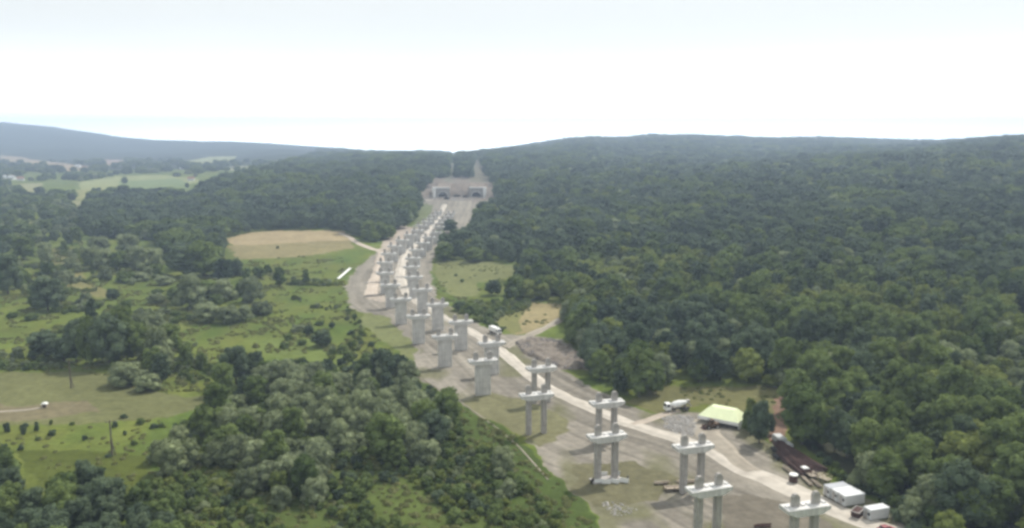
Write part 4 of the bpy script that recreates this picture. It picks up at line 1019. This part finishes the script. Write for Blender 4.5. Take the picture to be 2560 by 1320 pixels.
def lorry(px, py, rz, label, mbody, mcab, L=8.2, name='lorry', H_=3.1):
    x, y, z = gp(px, py); t = thing(name, (x, y, z + .12), rz, label, 'lorry')
    b = MB(); b.box((0, 0, .85), (L, .9, .3)); b.build('chassis', M_DARK, t)
    b = MB(); b.box((-1.0, 0, 1.02), (L - 2.2, 2.45, H_ - 1.02), base=True); b.build('load_body', mbody, t, .08)
    cab(t, L / 2 - 1.9, 1.8, 2.3, .7, 2.7, mcab)
    for xx in (L / 2 - 1.1, -L / 2 + 2.4, -L / 2 + 1.2):
        for s in (-1, 1): wheel(t, xx, s * 1.05)
lorry(1238, 834, yaw_px((1214, 824), (1262, 842)), 'white covered lorry parked at the edge of the scrub beside the haul road', M_WHITE, M_WHITE)
lorry(1117, 499, math.radians(160), 'tiny dark lorry at the left front of the tunnel yard', M_DARK, M_DARK, 7)
lorry(1143, 493, math.radians(10), 'tiny dark lorry in the middle of the tunnel yard', M_DARK, M_RUST, 9)
lorry(1163, 494, math.radians(175), 'tiny brown lorry right of the others in the tunnel yard', M_RUST, M_DARK, 7)
lorry(1105, 489, math.radians(185), 'tiny pale lorry below the left tunnel mouth', M_PANEL, M_WHITE, 7)

def cabin(x, y, z, rz, label, roof=M_ROOF, win=True, L=6.0):
    t = thing('site_cabin', (x, y, z), rz, label, 'site cabin', 'white site cabins beside the haul road')
    b = MB(); b.box((0, 0, .25), (L, 2.4, 2.45), base=True); b.build('walls', M_PANEL, t, .03)
    b = MB(); b.box((0, 0, 2.705), (L + .1, 2.5, .16), base=True); b.build('roof', roof, t, .03)
    b = MB()
    for sx in (-1, 1):
        for sy in (-1, 1): b.box((sx * (L / 2 - .3), sy * .9, -.2), (.3, .3, .44), base=True)
    b.build('skids', M_DARK, t)
    f = MB(); f.box((-L / 2 - .03, .3, .35), (.06, .85, 2.05), base=True); d = f.build('door', M_CONC_D, t)
    h = MB(); h.box((-L / 2 - .09, .6, 1.35), (.06, .05, .16)); h.build('handle', M_DARK, d)
    if win:
        w = MB(); w.box((-L / 2 - .02, -.6, 1.3), (.05, .7, .7), base=True); w.build('window', M_GLASS, t)
ca = gp(2112, 1270); cb = gp(2170, 1259); crz = math.atan2(cb[1] - ca[1], cb[0] - ca[0])
ux, uy = math.cos(crz), math.sin(crz); nx_, ny_ = -uy, ux
for i, (lab, sh) in enumerate([('white site cabin nearest the viewer of the row of three', 0), ('white site cabin in the middle of the row of three', -.1), ('white site cabin at the far end of the row of three, next to the scrap', -.3)]):
    d = 1.25 + i * 2.62
    cx_, cy_ = ca[0] + ux * (3.0 + sh) + nx_ * d, ca[1] + uy * (3.0 + sh) + ny_ * d
    cabin(cx_, cy_, float(H(cx_, cy_)) + .06, crz, lab, M_ROOF if i != 2 else mat('grey_roof', (.42, .43, .46), .7, .1, .6), True)
ca = gp(2176, 1306); cx_, cy_ = ca[0] + ux * 2.8 + nx_ * 1.3, ca[1] + uy * 2.8 + ny_ * 1.3
cabin(cx_, cy_, float(H(cx_, cy_)) + .06, crz, 'lone white site cabin behind the red car at the bottom edge', M_ROOF, True, 5.6)

def skip():
    x, y, z = gp(2143, 1291); t = thing('waste_skip', (x, y, z + .05), crz + .5, 'dark rusty skip with pale rim, left of the lone cabin', 'skip')
    b = MB(); b.prism([(-1.3, 0), (1.3, 0), (1.9, 1.7), (-1.9, 1.7)], -1.0, 1.0); b.build('tub', M_RUST, t, .04)
    b = MB()
    for s in (-1, 1): b.box((0, s * 1.0, 1.72), (3.9, .12, .14)); b.box((s * 1.9, 0, 1.72), (.12, 1.9, .13))
    b.build('rim', M_CONC, t)
    for s in (-1, 1):
        b = MB(); b.box((0, s * 1.06, 1.0), (.2, .14, .25)); b.build('lifting_lug', M_DARK, t)
skip()
def car(px, py, rz, label, m):
    x, y, z = gp(px, py); t = thing('parked_car', (x, y, z + .12), rz, label, 'car')
    b = MB(); b.prism([(-2.1, .35), (2.1, .35), (2.15, .75), (1.1, .95), (-2.1, .98)], -.86, .86); b.build('body', m, t, .08)
    b = MB(); b.prism([(-1.6, .99), (1.0, .99), (.35, 1.42), (-1.25, 1.45)], -.74, .74); c = b.build('glasshouse', M_GLASS, t, .04)
    b = MB(); b.box((-.45, 0, 1.46), (1.65, 1.42, .06)); b.build('roof', m, t, .02)
    for xx in (-1.3, 1.35):
        for s in (-1, 1): wheel(t, xx, s * .78, .33, .22)
car(2215, 1330, crz, 'dark red car at the bottom edge in front of the lone cabin', M_RED)

# rusty steel, panels, timber
def bundle(px, py, rz, L, label, m, cat, name, n=9, wid=1.6, hgt=.9, grp=None, bar=.09, seed=1):
    r = random.Random(seed); x, y, z = gp(px, py); t = thing(name, (x, y, z + .08), rz, label, cat, grp)
    b = MB()
    for k in range(n * 3):
        yy = r.uniform(-wid / 2, wid / 2); zz = .15 + bar + r.random() * hgt * (1 - abs(yy) / wid); e = r.uniform(-.5, .5)
        b.tube((-L / 2 + e, yy, zz), (L / 2 + e, yy + r.uniform(-.15, .15), zz + r.uniform(-.05, .05)), bar, None, 5)
    b.build('bars', m, t)
    b = MB()
    for s in (-.32, .32): b.box((s * L, 0, .08), (.2, wid + .3, .16))
    b.build('bearers', M_WOOD, t)
    return t
g = 'rusty steel bundles beside the haul road'
for i, (px, py, L, lab) in enumerate([(1962, 1128, 9, 'rusty steel bundle, uppermost of the stacks beside the haul road'), (1985, 1140, 10, 'rusty steel bundle, second from the top of the stacks, closest to the trees'),
                                      (1972, 1152, 9, 'rusty steel bundle in the middle of the stacks'), (2010, 1162, 10, 'long dark steel bundle against the trees, right of the others'),
                                      (2000, 1176, 9, 'rusty steel bundle above the white-topped drum'), (2035, 1172, 7, 'short steel bundle at the right end of the stacks')]):
    bundle(px, py, yaw_px((1945, 1110), (2045, 1185)) + (.12 if i % 2 else -.08), L, lab, M_RUST, 'steel bars', 'steel_bundle', 24, 3.8, 1.6, g, .11, i)
def panel_stack(px, py, rz, L, Wd, n, label, m, name='panel_stack', cat='panels', grp=None, zt=.16):
    r = random.Random(int(px)); x, y, z = gp(px, py); t = thing(name, (x, y, z + .08), rz, label, cat, grp)
    b = MB()
    for s in (-.3, .3): b.box((s * L, 0, .1), (.2, Wd, .2))
    b.build('bearers', M_WOOD, t)
    for k in range(n):
        b = MB(); b.box((r.uniform(-.12, .12), r.uniform(-.1, .1), .215 + k * (zt + .015)), (L, Wd, zt), r.uniform(-.03, .03), base=True); b.build('panel', m, t)
yb = yaw_px((1945, 1110), (2045, 1185))
gp_ = 'stacked formwork panels'
panel_stack(1948, 1106, yb, 4.6, 2.4, 8, 'tall stack of pale grey panels at the upper end of the rusty steel', M_PANEL, grp=gp_, zt=.2)
panel_stack(1968, 1116, yb, 3.4, 2.2, 5, 'low stack of pale grey panels just below the tall one', M_PANEL, grp=gp_)
panel_stack(1935, 1128, yb - .3, 3.0, 1.2, 3, 'dark panels lying left of the rusty steel', M_DARK, grp=gp_)
panel_stack(1940, 1146, yb - .1, 3.2, 1.0, 3, 'small dark panels with a white block beside them on the gravel', M_DARK, grp=gp_)
panel_stack(2036, 1168, yb + .8, 2.4, 1.6, 4, 'small white panel stack at the lower end of the rusty steel', M_WHITE, grp=gp_)
panel_stack(2012, 1184, yb + .2, 1.6, 1.6, 9, 'white-topped square stack above the long planks', M_WHITE, grp=gp_)
gt = 'timber left along the haul road'
for i, (px, py, rz, L, lab) in enumerate([(1970, 1178, yb, 4.5, 'pale timber bundle above the white-topped drum'), (2018, 1206, yb - .1, 5.5, 'long timber bundle below the white-topped stack'), (2040, 1212, yb, 4.5, 'timber bundle nearest the row of three cabins'),
                                          (2052, 1200, yb + .5, 4, 'pale timber bundle leaning toward the trees left of the cabins'), (1720, 1206, .05, 5.5, 'curved timber bundle between the pair of nearest left and right piers'),
                                          (1655, 1210, .1, 3.6, 'short timber bundle left of the dark red formwork'), (1905, 1318, .1, 3.5, 'dark timber bundle at the bottom edge left of the nearest right-row pier')]):
    bundle(px, py, rz, L, lab, M_WOOD if i != 6 else M_RUST, 'timber', 'timber_bundle', 5, 1.1, .5, gt, .12, 40 + i)
def drum(px, py, label):
    x, y, z = gp(px, py); t = thing('steel_drum', (x, y, z + .05), 0, label, 'drum')
    b = MB(); b.lathe([(0, .95), (.05, 1.15), (.9, 1.15), (1, 1.1)], (0, 0, .3), (0, 0, 2.1), 16); b.build('shell', M_RUST, t)
    b = MB(); b.lathe([(0, 1.2), (.6, 1.15), (1, .5)], (0, 0, 2.1), (0, 0, 2.5), 16); b.build('lid', M_WHITE, t)
    for k in range(3):
        b = MB(); b.tube((math.cos(k * 2.1) * .9, math.sin(k * 2.1) * .9, 0), (math.cos(k * 2.1) * .9, math.sin(k * 2.1) * .9, .4), .1); b.build('leg', M_DARK, t)
drum(1983, 1206, 'big rusty drum with a white top on the gravel left of the timber')
def cage(px, py, rz, label, m, name='scaffold_frame', cat='scaffold', L=3, w=2, h=2, grp=None):
    x, y, z = gp(px, py); t = thing(name, (x, y, z + .05), rz, label, cat, grp); b = MB()
    for sx in (-1, 0, 1):
        for sy in (-1, 1): b.tube((sx * L / 2, sy * w / 2, 0), (sx * L / 2, sy * w / 2, h), .06, None, 6)
    b.build('uprights', m, t); b = MB()
    for zz in (.15, h * .55, h):
        for sy in (-1, 1): b.tube((-L / 2, sy * w / 2, zz), (L / 2, sy * w / 2, zz), .05, None, 6)
        for sx in (-1, 1): b.tube((sx * L / 2, -w / 2, zz), (sx * L / 2, w / 2, zz), .05, None, 6)
    b.build('rails', m, t); b = MB(); b.box((0, 0, h * .56), (L, w, .06)); b.build('deck', M_WOOD, t)
gs = 'scaffold frames stored on the site'
cage(2028, 1196, yb, 'dark scaffold frame between the white-topped stack and the cabins', M_DARK, grp=gs)
cage(2062, 1205, yb + .4, 'yellow-white scaffold frame touching the trees left of the cabins', mat('faded_yellow_paint', (.55, .53, .32), .6, .2, 1), grp=gs)
cage(2046, 1190, yb + .2, 'low dark scaffold frame behind the others near the trees', M_RUST, L=4, h=1.4, grp=gs)
cage(1682, 1226, .15, 'dark red formwork frame on the grass left of the second right-row pier', M_RUST, 'formwork_frame', 'formwork', 4.4, 2.2, 1.6)
# white shutters round the foot of the second left-row pier
fx, fy = LP[1]; gf = 'white shutter panels round the second left-row pier'
for i, (dx, dy, r_, L, m) in enumerate([(-3.9, -1.9, 1.1, 1.8, M_DARK), (-2.3, -2.3, .1, 2.2, M_WHITE), (-.2, -2.6, .05, 2.4, M_WHITE), (2.2, -2.3, -.4, 2.2, M_WHITE), (4.6, -1.9, -.3, 2.6, M_WHITE), (5.8, -.6, 1.2, 1.4, M_DARK), (-.6, 2.4, .1, 2.6, M_WHITE), (3.2, 2.6, .3, 2.0, M_PANEL)]):
    x, y = fx + dx, fy + dy; z = float(H(x, y))
    t = thing('shutter_panel', (x, y, z + .05), r_, ['dark shutter panel at the far left foot of the second left-row pier', 'white shutter panel at the left front of the second left-row pier', 'white shutter panel between both column feet of the second left-row pier',
               'white shutter panel right of the column feet of the second left-row pier', 'long white shutter lying at the right foot of the second left-row pier', 'dark shutter panel standing at the far right foot of the second left-row pier',
               'white shutter panel behind the column feet of the second left-row pier', 'grey shutter panel behind right of the second left-row pier'][i], 'formwork', gf)
    b = MB(); b.box((0, 0, .6), (L, .12, 1.2)); b.build('face_sheet', m, t)
    b = MB()
    for k in (-.35, 0, .35): b.box((k * L, .12, .6), (.1, .12, 1.15))
    b.build('ribs', M_DARK, t)
# power poles
for px, py, hp, lab in [(178, 971, 75, 'tall thin power pole standing in the mown field'), (281, 1140, 95, 'tall thin power pole in the lower meadow above the vivid green patch')]:
    x, y, z = gp(px, py); h = hp * proj(x, y, z)[2] / F
    t = thing('power_pole', (x, y, z - .2), .5, lab, 'power pole', 'power poles in the left meadow')
    b = MB(); b.tube((0, 0, 0), (0, 0, h), .28, .17, 8); b.tube((.9, .4, 0), (0, 0, h * .5), .16, .1, 6); b.build('mast', M_POLE, t)
    b = MB(); b.box((0, 0, h - .5), (2.4, .14, .16)); b.build('crossarm', M_POLE, t)
    for s in (-1, 0, 1):
        b = MB(); b.lathe([(0, .06), (.3, .1), (.7, .07), (1, .04)], (s * 1.05, 0, h - .42), (s * 1.05, 0, h - .08), 8); b.build('insulator', M_DARK, t)
# field hut
x, y, z = gp(112, 1018); t = thing('field_hut', (x, y, z), .3, 'tiny hut with a white roof alone in the mown field', 'hut')
b = MB(); b.box((0, 0, 0), (1.7, 1.3, 1.2), base=True); b.build('walls', M_WOOD, t)
b = MB(); b.prism([(-1.05, 1.2), (1.05, 1.2), (.3, 1.62), (-.3, 1.62)], -.85, .85); b.build('roof', M_WHITE, t)
b = MB(); b.box((0, -.68, 0), (.6, .05, 1.0), base=True); b.build('door', M_DARK, t)
# drainage channel
p0, p1 = gp(846, 699), gp(877, 671); rz = math.atan2(p1[1] - p0[1], p1[0] - p0[0]); L = math.dist(p0[:2], p1[:2])
t = thing('drainage_channel', ((p0[0] + p1[0]) / 2, (p0[1] + p1[1]) / 2, (p0[2] + p1[2]) / 2 + .15), rz, 'long white concrete drainage channel on the meadow left of the viaduct', 'channel')
b = MB(); b.box((0, 0, .05), (L, 1.1, .3)); b.build('bed', M_WHITE, t)
for s in (-1, 1):
    b = MB(); b.prism([(s * .56, -.1), (s * 1.0, .55), (s * .8, .6), (s * .45, .205)], -L / 2, L / 2, 'x'); b.build('side_lip', M_WHITE, t)
# distant houses
for i, (px, py, w, roof, rz, lab) in enumerate([(8, 448, 13, M_PANEL, .3, 'far white house with grey roof at the left edge of the photo'), (30, 450, 15, M_PANEL, -.2, 'far white house, second from the left edge'), (52, 452, 13, M_TILE, .4, 'far house with reddish roof, right of the two white ones'),
                             (195, 419, 14, M_PANEL, .1, 'far white house at the right end of the tan field'), (212, 421, 10, M_TILE, .6, 'small far house right of the white house on the tan field'), (455, 424, 11, M_PANEL, .2, 'lone far white house among trees in the middle of the valley'),
                             (585, 405, 12, M_WHITE, .1, 'far white house at the right end of the pale strip field'), (478, 452, 12, M_TILE, .2, 'far house beside the green field in front of the wooded hill'), (178, 485, 12, M_PANEL, -.1, 'long grey-roofed far house by the hedges'), (255, 444, 8, M_TILE, .3, 'small far house on top of the striped fields')]):
    x, y, z = gp(px, py); t = thing('farm_house', (x, y, z), rz, lab, 'house', 'houses of the far valley')
    w = w * min(1.0, y / 2400 + .35); d = w * .65; h = w * .38
    b = MB(); b.box((0, 0, -.5), (w, d, h + .5), base=True); b.build('walls', M_WHITE, t)
    b = MB(); b.prism([(-d / 2 - .5, h - .1), (d / 2 + .5, h - .1), (0, h + w * .3)], -w / 2 - .4, w / 2 + .4, 'x'); b.build('roof', roof, t)
    b = MB(); b.box((w * .25, d * .1, h + w * .12), (.8, .8, w * .25), base=True); b.build('chimney', M_TILE, t)
    for k in (-.3, 0, .3):
        b = MB(); b.box((k * w, -d / 2 - .04, h * .35), (w * .1, .1, h * .35), base=True); b.build('window', M_GLASS, t)
# rubble
def rocks(name, poly, n, s0, s1, m, label, heap=None, seed=3):
    r = random.Random(seed); P = wpoly(poly); xs = [p[0] for p in P]; ys = [p[1] for p in P]; vs, fs = [], []; k = 0
    while k < n:
        x, y = r.uniform(min(xs), max(xs)), r.uniform(min(ys), max(ys))
        if not bool(inpoly(x, y, P)): continue
        k += 1; s = r.uniform(s0, s1) * (1.6 if r.random() < .08 else 1); z = float(H(x, y)) + (heap(x, y) if heap else 0); n0 = len(vs)
        for th in (0, 1, 2):
            for j in range(5):
                a = 2 * math.pi * j / 5 + th * .4; rr = s * (.9, 1, .5)[th] * r.uniform(.6, 1.2)
                vs.append((x + rr * math.cos(a), y + rr * math.sin(a) * .8, z + s * (-.25, .3, .75)[th] * r.uniform(.7, 1.2)))
        for th in (0, 1):
            for j in range(5): q = (j + 1) % 5; fs.append((n0 + th * 5 + j, n0 + th * 5 + q, n0 + th * 5 + 5 + q, n0 + th * 5 + 5 + j))
        fs.append(tuple(n0 + 10 + j for j in range(5)))
    b = MB(); b.v, b.f = vs, fs; o = b.build(name, m); tag(o, label, 'rubble', kind='stuff')
def heap(name, poly, hgt, label, m, cat='heap', seed=4):
    P = wpoly(poly); xs = [p[0] for p in P]; ys = [p[1] for p in P]; nx, ny = 70, 50
    X, Y = np.meshgrid(np.linspace(min(xs), max(xs), nx), np.linspace(min(ys), max(ys), ny))
    ins = inpoly(X, Y, P).astype(float)
    for _ in range(5): ins = (ins + np.roll(ins, 1, 0) + np.roll(ins, -1, 0) + np.roll(ins, 1, 1) + np.roll(ins, -1, 1)) / 5
    ins[0] = ins[-1] = 0; ins[:, 0] = ins[:, -1] = 0
    E = sstep(.25, 1.0, ins); hh = E * hgt * (.25 + 1.1 * fbm(X / 5, Y / 5, seed) ** 1.6 * 1.4) + E * (fbm(X / 1.2, Y / 1.2, seed + 3) - .5) * .9
    Z = H(X, Y) + hh - .25 * (E < .02) - .02
    v = np.stack([X, Y, Z], -1).reshape(-1, 3); f = []
    for j in range(ny - 1):
        for i in range(nx - 1):
            if E[j:j + 2, i:i + 2].max() > .01: a = j * nx + i; f.append((a, a + 1, a + nx + 1, a + nx))
    b = MB(); b.v = [tuple(p) for p in v]; b.f = f; o = b.build(name, m); tag(o, label, cat)
    return o
RB = [(1290, 858), (1330, 845), (1380, 850), (1440, 880), (1478, 905), (1470, 922), (1410, 925), (1360, 905), (1310, 885)]
heap('rubble_heap', RB, 1.5, 'long brown heap of broken soil and rubble beside the haul road', M_SOIL)
rocks('heap_stones', RB, 900, .2, .75, M_ROCK, 'broken stones strewn over the brown heap', lambda x, y: .6, 5)
rocks('crushed_stones', [(1655, 1045), (1700, 1036), (1735, 1045), (1745, 1075), (1730, 1092), (1690, 1085), (1660, 1070)], 700, .15, .42, M_ROCKL, 'pale crushed stones spread below the mixer truck', None, 6)
rocks('pale_stones', [(1500, 1255), (1560, 1258), (1595, 1275), (1560, 1290), (1535, 1290), (1515, 1275)], 110, .12, .36, M_ROCKL, 'scattered pale stones on the grass at the bottom', None, 7)
rocks('portal_stones', [(1060, 487), (1200, 484), (1205, 498), (1140, 505), (1060, 500)], 260, .4, 1.1, M_ROCKL, 'pale rubble spread over the yard before the tunnel', None, 8)
# ------------------------------------------------------------------ haze
hb = MB(); hb.box((0, 0, 142), (16800, 16800, 314))
ho = hb.build('haze', bpy.data.materials.new('air')); ho['kind'] = 'stuff'
tag(ho, 'pale blue summer haze over the whole valley', 'haze', kind='stuff')
am = ho.data.materials[0]; am.use_nodes = True; t = am.node_tree; t.nodes.clear()
vo = t.nodes.new('ShaderNodeVolumePrincipled'); mo = t.nodes.new('ShaderNodeOutputMaterial')
vo.inputs['Color'].default_value = (0.60, 0.76, 1.0, 1); vo.inputs['Density'].default_value = 0.00025; vo.inputs['Anisotropy'].default_value = 0.2
t.links.new(vo.outputs['Volume'], mo.inputs['Volume'])
